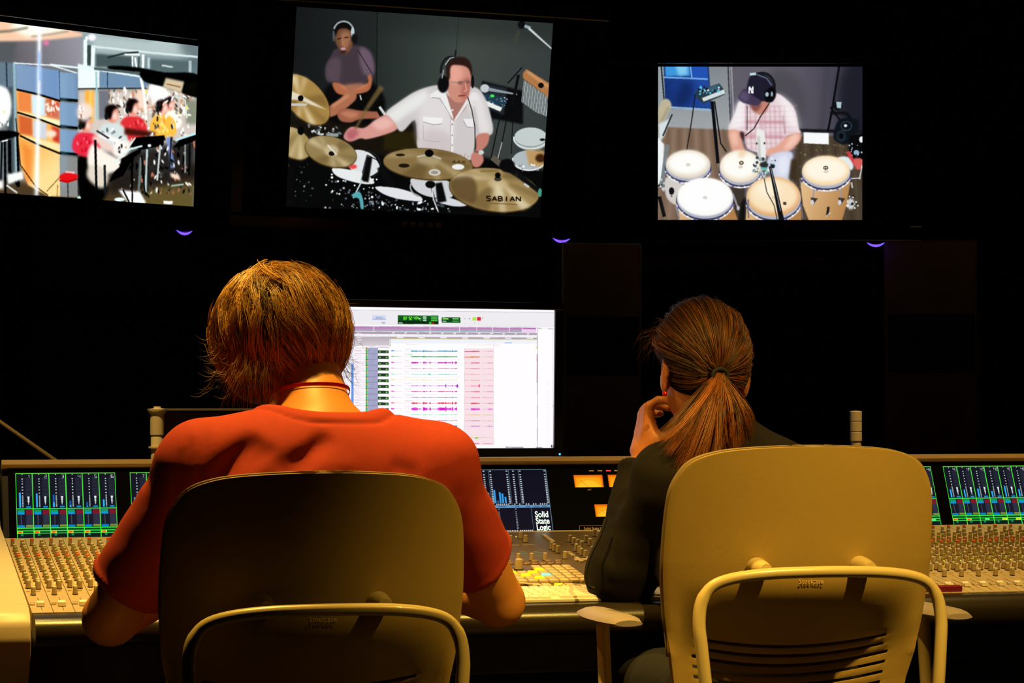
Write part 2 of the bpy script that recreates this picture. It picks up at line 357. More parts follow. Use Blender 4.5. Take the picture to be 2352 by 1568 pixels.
    p.poly([(1855, 415), (2000, 505), (1995, 590), (1835, 470), (1835, 440)], (176, 118, 70), soft=1); p.line([(1860, 430), (1985, 520)], 12, (224, 170, 118), .8, 3)
    for i in range(20):
        t = i/19.; x = 1843+t*145; y0 = 480+t*105; p.line([(x, y0), (x-16, y0+145-22*abs(t-.6)-t*25)], 5, (196, 206, 206) if i % 2 else (150, 160, 160))
    p.ell(1942, 512, 17, 16, (14, 12, 12))
    # drummer in a white shirt, right arm stretched out
    p.curve([(1010, 680), (1110, 600), (1200, 545), (1310, 512), (1400, 520), (1540, 520), (1600, 570), (1640, 680), (1652, 800), (1560, 820), (1545, 880), (1520, 960), (1380, 950), (1215, 900), (1200, 800), (1185, 720), (1110, 790), (1060, 740)], (206, 200, 200), soft=2)
    p.curve([(1215, 640), (1290, 560), (1380, 620), (1420, 740), (1390, 900), (1240, 880), (1210, 760)], (228, 222, 222), .8, 12)
    p.curve([(1020, 690), (1150, 590), (1260, 540), (1240, 620), (1120, 700), (1080, 730)], (234, 236, 232), .9, 8)
    p.curve([(1480, 560), (1580, 570), (1620, 700), (1640, 780), (1570, 800), (1540, 700)], (232, 228, 226), .8, 8)
    p.line([(1190, 720), (1205, 850)], 14, (150, 140, 144), .6, 6); p.line([(1540, 640), (1565, 800)], 12, (150, 140, 148), .6, 5); p.curve([(1255, 780), (1390, 800), (1400, 900), (1240, 900)], (196, 180, 182), .6, 12)
    p.poly([(1238, 700), (1358, 708), (1345, 742), (1300, 745), (1240, 728)], (240, 240, 240), soft=1); p.line([(1238, 730), (1300, 748), (1350, 742)], 4, (160, 150, 155)); p.line([(1238, 745), (1240, 840), (1340, 850)], 3, (176, 165, 168))
    p.poly([(1478, 712), (1545, 712), (1540, 762), (1500, 756)], (236, 234, 236), soft=1); p.line([(1480, 725), (1500, 760), (1540, 765)], 4, (160, 150, 158))
    p.line([(1410, 720), (1412, 940)], 16, (236, 232, 230)); p.line([(1402, 720), (1402, 940)], 3, (170, 160, 160))
    for y in (745, 810, 870): p.ell(1412, y, 4, 4, (120, 110, 110))
    p.curve([(1365, 560), (1420, 590), (1500, 590), (1495, 640), (1420, 720), (1385, 650)], (168, 116, 104), soft=2)
    p.curve([(1290, 560), (1360, 540), (1400, 640), (1418, 716), (1360, 640), (1340, 588), (1285, 585)], (236, 236, 236), soft=1); p.curve([(1500, 560), (1560, 560), (1568, 600), (1520, 605), (1450, 700), (1425, 716), (1490, 610)], (230, 228, 230), soft=1)
    p.line([(1290, 585), (1340, 590), (1420, 725)], 3, (130, 120, 122)); p.ell(1414, 660, 6, 6, (230, 230, 225))
    p.curve([(1395, 400), (1440, 375), (1500, 390), (1525, 440), (1520, 520), (1505, 590), (1460, 615), (1415, 600), (1385, 540), (1385, 460)], (206, 140, 122), soft=2)
    p.curve([(1400, 400), (1450, 395), (1480, 440), (1440, 500), (1405, 490)], (236, 172, 152), .8, 8)
    p.curve([(1480, 480), (1520, 470), (1515, 560), (1480, 600), (1465, 560)], (176, 104, 92), .8, 5)
    p.curve([(1375, 430), (1385, 370), (1440, 343), (1500, 350), (1530, 400), (1530, 460), (1515, 420), (1490, 398), (1440, 390), (1405, 400), (1398, 470), (1385, 480)], (44, 26, 22), soft=2)
    p.line([(1405, 492), (1450, 495), (1500, 486), (1520, 490)], 4, (110, 110, 116)); p.ell(1462, 497, 17, 12, (120, 84, 78), al=.7); p.ell(1508, 492, 12, 11, (120, 84, 78), al=.7); p.line([(1490, 500), (1500, 540), (1485, 548)], 5, (240, 180, 160)); p.line([(1450, 575), (1492, 572)], 8, (130, 62, 58))
    p.ring(1400, 420, 54, 78, 14, (24, 26, 30), 8, 1, .6, 160, 300); p.line([(1372, 390), (1400, 350), (1430, 343)], 5, (190, 205, 210)); p.ell(1360, 505, 34, 52, (12, 12, 14), 6, soft=2); p.line([(1362, 420), (1352, 470)], 7, (150, 160, 168)); p.ell(1535, 490, 9, 40, (14, 14, 16)); p.line([(1428, 345), (1436, 300)], 7, (14, 16, 16))
    p.line([(1505, 580), (1530, 660), (1548, 760), (1550, 900)], 5, (18, 16, 18))
    p.curve([(1015, 690), (1060, 730), (1080, 775), (1000, 810), (900, 835), (860, 830), (800, 850), (760, 830), (770, 790), (810, 760), (880, 768), (950, 720)], (216, 152, 142), soft=2)
    p.curve([(930, 740), (1010, 705), (1060, 745), (980, 780)], (240, 190, 180), .8, 6); p.curve([(770, 800), (820, 770), (850, 800), (800, 845)], (170, 78, 92), .7, 6)
    p.line([(828, 775), (900, 650), (990, 520)], 13, (120, 98, 56), .75, 3, 34)
    p.curve([(1560, 810), (1630, 800), (1625, 860), (1590, 905), (1600, 960), (1570, 1000), (1530, 990), (1525, 930), (1555, 890)], (196, 126, 112), soft=2); p.ell(1584, 912, 18, 13, (205, 210, 210)); p.line([(1545, 905), (1570, 912)], 12, (120, 90, 80))
    # drums
    p.ell(1885, 835, 102, 66, (150, 160, 160)); p.ell(1880, 818, 96, 56, (196, 206, 204)); p.ring(1880, 828, 100, 60, 9, (225, 230, 228), t0=0, t1=190); p.ell(1950, 835, 16, 8, (30, 30, 34))
    p.ell(1870, 960, 100, 62, (176, 186, 188)); p.poly([(1850, 895), (1960, 900), (1960, 1000), (1870, 985)], (190, 150, 96), soft=4); p.ell(1938, 945, 30, 26, (60, 34, 12), soft=3); p.ring(1870, 955, 98, 62, 8, (230, 234, 232), t0=20, t1=190); p.specks((1790, 985, 1960, 1030), 14, [W_, (160, 160, 170), (20, 20, 20)], 2, 7)
    p.specks((640, 1030, 960, 1260), 70, [W_, (160, 170, 180), (90, 100, 110)], 2, 8); p.specks((900, 1180, 1400, 1270), 70, [(235, 240, 240), (120, 130, 140), (60, 70, 80)], 2, 8, 1, 1.8); p.specks((420, 980, 650, 1210), 16, [(120, 130, 140), (60, 70, 70)], 2, 8); p.specks((540, 750, 740, 810), 24, [(200, 205, 205), (100, 110, 110), (30, 30, 30)], 3, 8, 1, 2)
    p.poly([(650, 800), (730, 800), (725, 822), (655, 822)], (150, 158, 158), soft=2)
    p.curve([(815, 905), (900, 910), (960, 960), (972, 1020), (900, 1065), (830, 1050), (790, 990)], (222, 226, 228), soft=1); p.curve([(690, 1010), (800, 1020), (900, 1050), (942, 1100), (850, 1100), (720, 1060)], (232, 236, 236), soft=1)
    p.ring(890, 990, 90, 84, 7, (30, 34, 36), t0=-90, t1=60); p.ell(812, 1000, 26, 14, (232, 72, 70), soft=2); p.line([(870, 1040), (900, 930)], 6, (60, 62, 64))
    p.line([(915, 940), (885, 1090)], 34, (10, 10, 11), wd2=46, soft=2); p.line([(980, 1000), (1050, 1130)], 46, (11, 11, 12), wd2=50, soft=2); p.line([(900, 930), (960, 960), (1000, 1030)], 5, (14, 14, 15))
    p.line([(870, 1080), (815, 1190)], 9, (196, 210, 214)); p.curve([(805, 1170), (850, 1150), (872, 1190), (878, 1250), (860, 1250), (850, 1195), (820, 1185)], (86, 168, 178), soft=1)
    p.curve([(950, 1120), (1090, 1130), (1210, 1170), (1225, 1205), (1100, 1195), (1000, 1165)], (226, 228, 232), soft=1); p.curve([(1165, 1070), (1300, 1080), (1400, 1090), (1410, 1180), (1280, 1180), (1190, 1140)], (206, 208, 212), soft=1); p.curve([(1380, 1180), (1500, 1225), (1420, 1235), (1300, 1200)], (214, 216, 220), soft=1)
    p.ring(1240, 1120, 80, 60, 9, (160, 165, 170), t0=110, t1=200)
    # cymbals
    def cym(cx, cy, rx, ry, rot, base, lite, dark, hx, hy):
        p.ell(cx, cy, rx, ry, dark, rot, soft=1); p.ell(cx, cy-3, rx-4, ry-5, base, rot, soft=1)
        r = np.radians(rot)
        for a, wdt, c, al in ((40, 9, lite, .8), (205, 12, lite, .7), (110, 16, dark, .4), (300, 16, dark, .4), (75, 5, lite, .6), (0, 10, dark, .3), (235, 6, lite, .5)):
            pts = [(hx, hy)]
            for da in (-wdt, -wdt/3, wdt/3, wdt):
                t = np.radians(a+da); x, y = (rx-6)*np.cos(t), (ry-7)*np.sin(t)
                pts.append((cx+x*np.cos(r)-y*np.sin(r), cy+x*np.sin(r)+y*np.cos(r)))
            p.poly(pts, c, al, 6)
    cym(530, 600, 185, 110, 48, (166, 132, 70), (240, 226, 186), (84, 62, 26), 495, 590)
    p.poly([(440, 545), (500, 572), (640, 650), (660, 660), (560, 628), (495, 600), (440, 600)], (245, 240, 225), .8, 2); p.ell(498, 590, 17, 18, K_); p.poly([(440, 620), (540, 622), (530, 636), (440, 636)], (200, 200, 196))
    cym(455, 862, 122, 88, 36, (170, 148, 96), (232, 215, 176), (100, 78, 36), 497, 790); p.ell(498, 785, 20, 26, K_)
    cym(680, 912, 162, 92, 15, (150, 128, 82), (222, 208, 172), (84, 66, 30), 682, 920)
    p.ell(684, 905, 44, 34, (196, 180, 142), soft=4); p.ell(685, 922, 18, 14, (20, 16, 12)); p.line([(660, 870), (715, 930)], 8, (235, 230, 220))
    cym(1266, 985, 272, 96, 4, (134, 110, 68), (184, 164, 118), (74, 56, 26), 1272, 935)
    p.ell(1272, 960, 72, 30, (170, 152, 112), 4, soft=6); p.ell(1100, 929, 28, 8, (34, 26, 12)); p.ell(1122, 993, 33, 12, (26, 20, 12)); p.ell(1306, 1033, 36, 20, (206, 204, 198)); p.ell(1447, 999, 37, 17, (236, 238, 236)); p.ell(1306, 1033, 22, 10, (120, 108, 84), al=.6)
    p.line([(1200, 940), (1275, 925), (1345, 952)], 9, (190, 186, 170)); p.ell(1274, 918, 26, 22, K_); p.text('AAX', 1412, 960, 22, 16, (50, 36, 16), 5, .3, .03, .7); p.specks((1390, 925, 1530, 945), 8, [(150, 100, 60)], 3, 5, .4)
    cym(1662, 1138, 272, 132, 7, (160, 134, 84), (228, 214, 178), (70, 52, 24), 1684, 1070)
    p.curve([(1395, 1100), (1440, 1060), (1530, 1060), (1560, 1130), (1540, 1210), (1440, 1190)], (84, 64, 36), .75, 5)
    p.ell(1684, 1100, 60, 36, (196, 176, 130), 6, soft=7); p.poly([(1680, 1090), (1740, 1180), (1640, 1180)], (240, 230, 200), .6, 8); p.ell(1684, 1070, 22, 14, (60, 54, 44)); p.ell(1684, 1048, 17, 17, (8, 8, 9))
    p.text('SABIAN', 1616, 1174, 25, 26, (26, 14, 6), 7.5, .42, .006); p.line([(1640, 1215), (1800, 1222)], 5, (90, 66, 34), .7); p.line([(1580, 1025), (1690, 1020)], 10, (110, 88, 50), .7, 2)
    p.line([(1650, 940), (1720, 1000)], 34, (90, 84, 72)); p.line([(1700, 980), (1800, 1040), (1940, 1150)], 46, (14, 15, 16), wd2=24, soft=2); p.ell(1740, 990, 46, 40, (10, 10, 11), soft=2); p.line([(1840, 1098), (1870, 1118)], 14, (196, 200, 196)); p.ell(1935, 1150, 12, 26, (70, 150, 130))
    p.line([(1275, 1085), (1330, 1280)], 10, (50, 52, 54)); p.line([(1290, 1130), (1300, 1200), (1330, 1275)], 7, (220, 225, 225)); p.line([(1330, 1095), (1350, 1210)], 40, (9, 9, 10), soft=2, wd2=56); p.ell(1280, 1105, 30, 22, (10, 10, 11))
    p.poly([(380, 1250), (1960, 1282), (1960, 1330), (380, 1330)], (8, 9, 9), soft=3); p.poly([(385, 980), (450, 980), (440, 1300), (385, 1300)], (10, 10, 10), .7, 10)
    return p.done(.9, .012)

def paint_congas():
    p = Pic(700, 530, 3.0158, (1380, 100), [(1512, 153), (1981, 153), (1980, 505), (1511, 505)], (96, 92, 100))
    p.poly([(390, 150), (900, 150), (900, 600), (390, 600)], (128, 134, 140), grad=((160, 165, 168), (400, 150), (400, 600)))
    p.poly([(900, 150), (1830, 150), (1830, 620), (900, 600)], (96, 92, 104), grad=((60, 58, 72), (1300, 400), (1760, 400)))
    p.curve([(1180, 200), (1330, 200), (1410, 330), (1420, 500), (1330, 560), (1200, 520)], (74, 72, 80), .8, 14); p.curve([(1680, 180), (1830, 160), (1830, 620), (1700, 620), (1640, 400)], (26, 28, 38), .9, 16); p.line([(1570, 150), (1530, 600)], 34, (66, 64, 74), .8, 8)
    p.poly([(400, 150), (436, 150), (448, 440), (402, 420)], (150, 160, 164)); p.line([(420, 160), (440, 400)], 9, (30, 34, 40)); p.line([(882, 150), (900, 590)], 9, (58, 60, 68)); p.line([(905, 150), (925, 590)], 10, (176, 180, 186), .7)
    p.poly([(436, 155), (750, 155), (762, 460), (450, 450)], (20, 46, 110), grad=((34, 72, 160), (450, 430), (740, 330))); p.poly([(445, 158), (612, 158), (618, 222), (450, 226)], (60, 150, 220), soft=2); p.poly([(520, 160), (600, 160), (600, 215), (540, 222)], (150, 215, 245), .8, 5); p.poly([(632, 158), (736, 158), (744, 236), (640, 238)], (34, 82, 180), soft=2)
    p.line([(440, 234), (745, 246)], 12, (110, 170, 230)); p.line([(622, 158), (632, 240)], 10, (120, 180, 235)); p.line([(446, 440), (764, 460)], 16, (150, 180, 200)); p.line([(742, 155), (762, 455)], 14, (40, 66, 120)); p.curve([(560, 270), (640, 280), (620, 400), (520, 420)], (16, 34, 84), .7, 10)
    p.poly([(390, 575), (900, 600), (1000, 1225), (390, 1225)], (128, 104, 86), soft=2)
    for i in range(12): p.line([(470+i*38, 590), (420+i*52, 1225)], 16, (150, 128, 108) if i % 2 else (104, 82, 66), .7, 4)
    p.poly([(1350, 640), (1830, 640), (1830, 1225), (1330, 1225)], (74, 62, 48), soft=2)
    for i in range(12): p.line([(1380+i*40, 650), (1370+i*46, 1225)], 10, (96, 84, 64) if i % 2 else (52, 42, 32), .7, 3)
    p.specks((1370, 700, 1810, 860), 60, [(130, 110, 70), (60, 48, 36), (150, 130, 90)], 3, 8, .6); p.poly([(1405, 612), (1580, 620), (1578, 698), (1405, 690)], (248, 250, 250), soft=1)
    p.poly([(1370, 590), (1830, 600), (1830, 620), (1370, 612)], (20, 22, 28), soft=2)
    # mic stand, loudspeaker and bags on the right
    p.line([(1652, 155), (1600, 470), (1572, 610)], 14, (10, 11, 14)); p.line([(1590, 440), (1680, 560)], 12, (12, 13, 16)); p.ell(1640, 430, 34, 34, (16, 18, 22), soft=2); p.poly([(1630, 402), (1668, 404), (1664, 448), (1636, 446)], (170, 196, 205)); p.line([(1590, 480), (1700, 480), (1760, 560)], 20, (12, 13, 16), soft=3)
    p.curve([(1640, 540), (1700, 515), (1780, 530), (1780, 600), (1720, 690), (1650, 690), (1610, 640)], (14, 20, 26), soft=2); p.ell(1665, 640, 34, 42, (30, 40, 50), soft=2); p.ell(1665, 640, 16, 20, (8, 9, 12)); p.ell(1695, 568, 12, 10, (220, 235, 240)); p.ring(1700, 570, 36, 32, 5, (60, 76, 90))
    p.curve([(1720, 660), (1760, 630), (1830, 640), (1830, 800), (1730, 780)], (8, 9, 11), soft=2); p.ell(1805, 664, 16, 22, (235, 240, 245)); p.ell(1770, 755, 20, 18, (150, 180, 205)); p.specks((1720, 660, 1815, 800), 14, [(200, 210, 220), (60, 80, 120)], 2, 7)
    p.poly([(1700, 745), (1730, 750), (1765, 835), (1735, 850)], (200, 60, 66)); p.curve([(1750, 800), (1810, 800), (1810, 860), (1770, 870)], (216, 96, 90), soft=2); p.curve([(1640, 790), (1710, 785), (1750, 850), (1720, 880), (1680, 830)], (225, 234, 236), soft=2); p.line([(1810, 840), (1790, 940)], 8, (210, 214, 218)); p.line([(1730, 935), (1800, 930)], 8, (205, 210, 214)); p.ell(1730, 1110, 26, 40, (205, 208, 206), soft=3); p.specks((1700, 1050, 1780, 1160), 18, [(230, 230, 230), (40, 40, 40)], 4, 12)
    # module on its stand
    p.line([(772, 400), (812, 830)], 22, (12, 14, 18)); p.line([(655, 350), (632, 520), (596, 735)], 7, (22, 22, 26)); p.line([(788, 400), (800, 480), (830, 690), (870, 750)], 9, (20, 22, 26))
    p.poly([(658, 330), (822, 276), (862, 330), (860, 352), (712, 418), (665, 378)], (40, 56, 66), soft=1); p.poly([(700, 378), (855, 316), (862, 346), (712, 402)], (212, 222, 224), soft=1); p.poly([(700, 318), (815, 282), (835, 306), (715, 352)], (60, 96, 116), soft=2); p.specks((670, 300, 830, 350), 30, [(230, 238, 240), (20, 26, 34), (90, 190, 230)], 3, 9)
    # studio microphone at the left edge
    p.curve([(430, 390), (470, 388), (490, 430), (460, 490), (420, 560), (402, 540), (400, 450)], (190, 180, 150), soft=2); p.line([(470, 440), (420, 540)], 12, (150, 138, 108), .8, 3); p.poly([(398, 560), (480, 520), (440, 640), (398, 700)], (214, 224, 226), soft=3); p.line([(495, 490), (430, 640)], 10, (40, 46, 54)); p.poly([(396, 650), (440, 700), (430, 900), (396, 1000)], (240, 245, 246), soft=2); p.line([(462, 700), (420, 1000)], 28, (120, 128, 132)); p.line([(405, 1060), (440, 1200)], 24, (16, 18, 20)); p.specks((400, 940, 450, 1040), 16, [(40, 44, 50), (200, 205, 208)], 4, 12)
    # player
    p.curve([(930, 480), (960, 400), (1040, 380), (1200, 340), (1290, 390), (1345, 460), (1370, 580), (1382, 620), (1290, 640), (1250, 720), (1150, 760), (1020, 730), (985, 640), (888, 600), (900, 540)], (232, 214, 218), soft=2)
    for i in range(9):
        p.line([(1000+i*34, 430), (1010+i*34, 740)], 7, (190, 130, 146), .55, 2)
        p.line([(930, 440+i*36), (1360, 430+i*37)], 7, (196, 140, 156), .45, 2)
    for y in (540, 640): p.line([(1000, y), (1270, y+6)], 20, (186, 104, 118), .55, 4)
    p.line([(1120, 480), (1120, 700)], 12, (210, 170, 180), .7, 2); p.line([(1008, 420), (1012, 600)], 8, (120, 84, 96), .7, 2); p.line([(1262, 500), (1275, 620)], 8, (150, 110, 120), .6, 2)
    p.curve([(940, 420), (1000, 390), (990, 560), (900, 590)], (250, 248, 250), .7, 8); p.curve([(1220, 350), (1330, 430), (1370, 590), (1300, 560), (1260, 440)], (252, 250, 250), .7, 10)
    p.curve([(1060, 400), (1160, 380), (1150, 470), (1090, 490), (1050, 450)], (196, 130, 112), soft=3); p.curve([(1040, 410), (1110, 420), (1080, 470), (1040, 450)], (120, 66, 60), .8, 4)
    p.curve([(1015, 290), (1040, 220), (1110, 200), (1180, 250), (1205, 330), (1190, 400), (1130, 400), (1060, 400), (1015, 340)], (30, 28, 46), soft=2)
    p.curve([(955, 360), (1000, 310), (1040, 350), (1110, 400), (1080, 430), (1000, 415), (960, 390)], (66, 56, 84), soft=2); p.curve([(960, 370), (990, 330), (1030, 370), (1000, 400)], (100, 88, 116), .7, 4)
    p.ring(1120, 300, 84, 96, 18, (22, 24, 30), 0, 1, 1, 235, 380); p.poly([(1032, 205), (1075, 200), (1078, 218), (1036, 222)], (190, 220, 225)); p.line([(1075, 212), (1150, 240), (1185, 290)], 8, (120, 140, 160), .8, 1)
    p.curve([(1140, 330), (1195, 300), (1215, 350), (1190, 400), (1145, 400)], (10, 10, 14), soft=2); p.ell(1152, 352, 12, 16, (170, 190, 200)); p.ell(1185, 350, 8, 18, (150, 170, 185))
    p.text('N', 1028, 302, 26, 44, (245, 248, 250), 8, .3); p.text('Y', 1030, 296, 26, 48, (245, 248, 250), 7, .3)
    p.line([(1170, 410), (1110, 500), (1060, 590), (1000, 640)], 7, (30, 24, 30)); p.line([(1015, 430), (1015, 600)], 5, (40, 34, 40), .7)
    p.curve([(888, 600), (970, 610), (980, 680), (1000, 760), (960, 790), (920, 760), (895, 690)], (222, 160, 138), soft=3); p.curve([(900, 620), (940, 610), (950, 700), (915, 700)], (246, 200, 180), .8, 6); p.curve([(965, 610), (995, 620), (990, 670), (970, 650)], (60, 36, 36), soft=3)
    p.curve([(1380, 620), (1375, 680), (1300, 750), (1230, 778), (1150, 780), (1150, 740), (1230, 700), (1290, 640)], (228, 166, 146), soft=3); p.curve([(1330, 630), (1375, 640), (1330, 710), (1270, 730)], (250, 208, 190), .8, 6)
    p.curve([(1180, 770), (1320, 750), (1318, 850), (1300, 960), (1200, 930), (1150, 850)], (208, 212, 232), soft=3); p.curve([(1230, 790), (1300, 780), (1290, 900), (1230, 900)], (235, 238, 250), .8, 8); p.poly([(1320, 800), (1360, 800), (1360, 960), (1300, 940)], (60, 48, 34), soft=4)
    # congas
    def conga(cx, cy, rx, ry, head, rim2, body=None, rot=0):
        if body: p.poly(body, (226, 186, 134), soft=1, grad=((176, 126, 74), (body[0][0]+30, 1000), (body[1][0]+10, 1100)))
        p.ell(cx, cy+26, rx+10, ry+12, (56, 54, 66), rot); p.ell(cx, cy+14, rx+4, ry+6, (176, 180, 200), rot); p.ring(cx, cy+30, rx+8, ry+6, 9, (235, 238, 250), rot, 1, 1, 10, 170)
        for a in range(15, 170, 16): t = np.radians(a); p.ell(cx+(rx+8)*np.cos(t), cy+26+(ry+8)*np.sin(t), 8, 7, (240, 242, 250) if a % 3 else (90, 84, 160))
        p.ell(cx, cy, rx, ry, rim2, rot, soft=2); p.ell(cx-3, cy-8, rx-14, ry-18, head, rot, soft=7); p.ell(cx, cy+5, 16, 11, (150, 130, 110), al=.35, soft=1)
    p.curve([(450, 930), (560, 950), (560, 1110), (500, 1110), (450, 1050)], (210, 205, 200), soft=2); p.ell(490, 1022, 18, 26, (20, 20, 24)); p.ell(490, 1057, 5, 5, (40, 40, 40))
    conga(605, 835, 152, 98, (255, 254, 250), (228, 214, 190))
    p.poly([(880, 940), (1000, 960), (1000, 1225), (940, 1225)], (60, 52, 44), soft=3)
    conga(968, 850, 142, 112, (255, 253, 246), (235, 218, 190)); p.poly([(960, 740), (1010, 740), (990, 790), (950, 790)], (235, 190, 130), .6, 6); p.ell(974, 826, 16, 14, (90, 60, 40)); p.ell(974, 826, 8, 6, (240, 225, 200))
    conga(1560, 880, 164, 104, (255, 246, 226), (246, 214, 164), [(1380, 960), (1728, 960), (1700, 1120), (1670, 1225), (1440, 1225), (1400, 1120)])
    p.text('O', 1545, 852, 26, 16, (40, 30, 30), 6); p.line([(1558, 846), (1558, 874)], 5, (40, 30, 30))
    for x in (1468, 1658): p.line([(x+8, 1010), (x, 1090)], 9, (150, 150, 160)); p.poly([(x-16, 1066), (x+34, 1072), (x, 1120)], (60, 50, 44)); p.ell(x-4, 1100, 12, 18, (210, 210, 216))
    p.line([(1576, 1130), (1568, 1190)], 18, (40, 34, 32)); p.line([(1560, 1196), (1590, 1170)], 6, (220, 222, 220)); p.line([(1380, 930), (1382, 1000)], 8, (120, 110, 110)); p.line([(1735, 960), (1742, 1000)], 12, (190, 190, 196))
    conga(722, 1062, 192, 132, (255, 255, 255), (250, 248, 244), [(540, 1150), (915, 1130), (950, 1225), (540, 1225)])
    conga(1196, 1060, 186, 138, (250, 226, 188), (226, 170, 110), [(1010, 1130), (1388, 1130), (1390, 1225), (1000, 1225)])
    p.ell(1150, 1010, 90, 60, (255, 245, 222), soft=16, al=.9); p.poly([(1262, 1098), (1284, 1096), (1286, 1116), (1264, 1118)], (70, 50, 44)); p.line([(1020, 1080), (1022, 1210)], 10, (120, 110, 120)); p.line([(1385, 1120), (1400, 1215)], 12, (110, 100, 110)); p.line([(915, 1040), (950, 1140)], 12, (150, 150, 160)); p.ell(952, 1140, 12, 16, (190, 190, 196)); p.line([(520, 1130), (545, 1215)], 12, (140, 140, 150))
    p.poly([(970, 1100), (1004, 1060), (1000, 1225), (955, 1225)], (20, 18, 16), soft=3)
    # microphone above the congas
    p.curve([(1075, 610), (1100, 595), (1130, 610), (1140, 680), (1142, 800), (1100, 820), (1085, 760)], (236, 236, 232), soft=2); p.line([(1092, 640), (1100, 800)], 14, (176, 176, 172), .8, 3); p.ell(1080, 692, 6, 8, (60, 60, 60)); p.ell(1134, 690, 6, 8, (60, 60, 60))
    p.specks((1060, 790, 1210, 900), 36, [(235, 240, 240), (60, 66, 70), (150, 170, 170), (90, 200, 180)], 4, 13); p.ell(1130, 840, 30, 18, (40, 44, 46), soft=2); p.line([(1100, 850), (1130, 930), (1160, 850)], 8, (200, 206, 210))
    p.line([(1172, 850), (1210, 1020), (1252, 1225)], 17, (16, 18, 22), wd2=36); p.line([(1176, 860), (1218, 1040), (1245, 1160)], 4, (190, 196, 200)); p.line([(1130, 930), (1150, 1030), (1200, 1120), (1222, 1225)], 6, (50, 46, 44)); p.ell(1190, 850, 16, 14, (30, 32, 36))
    return p.done(.9, .01)

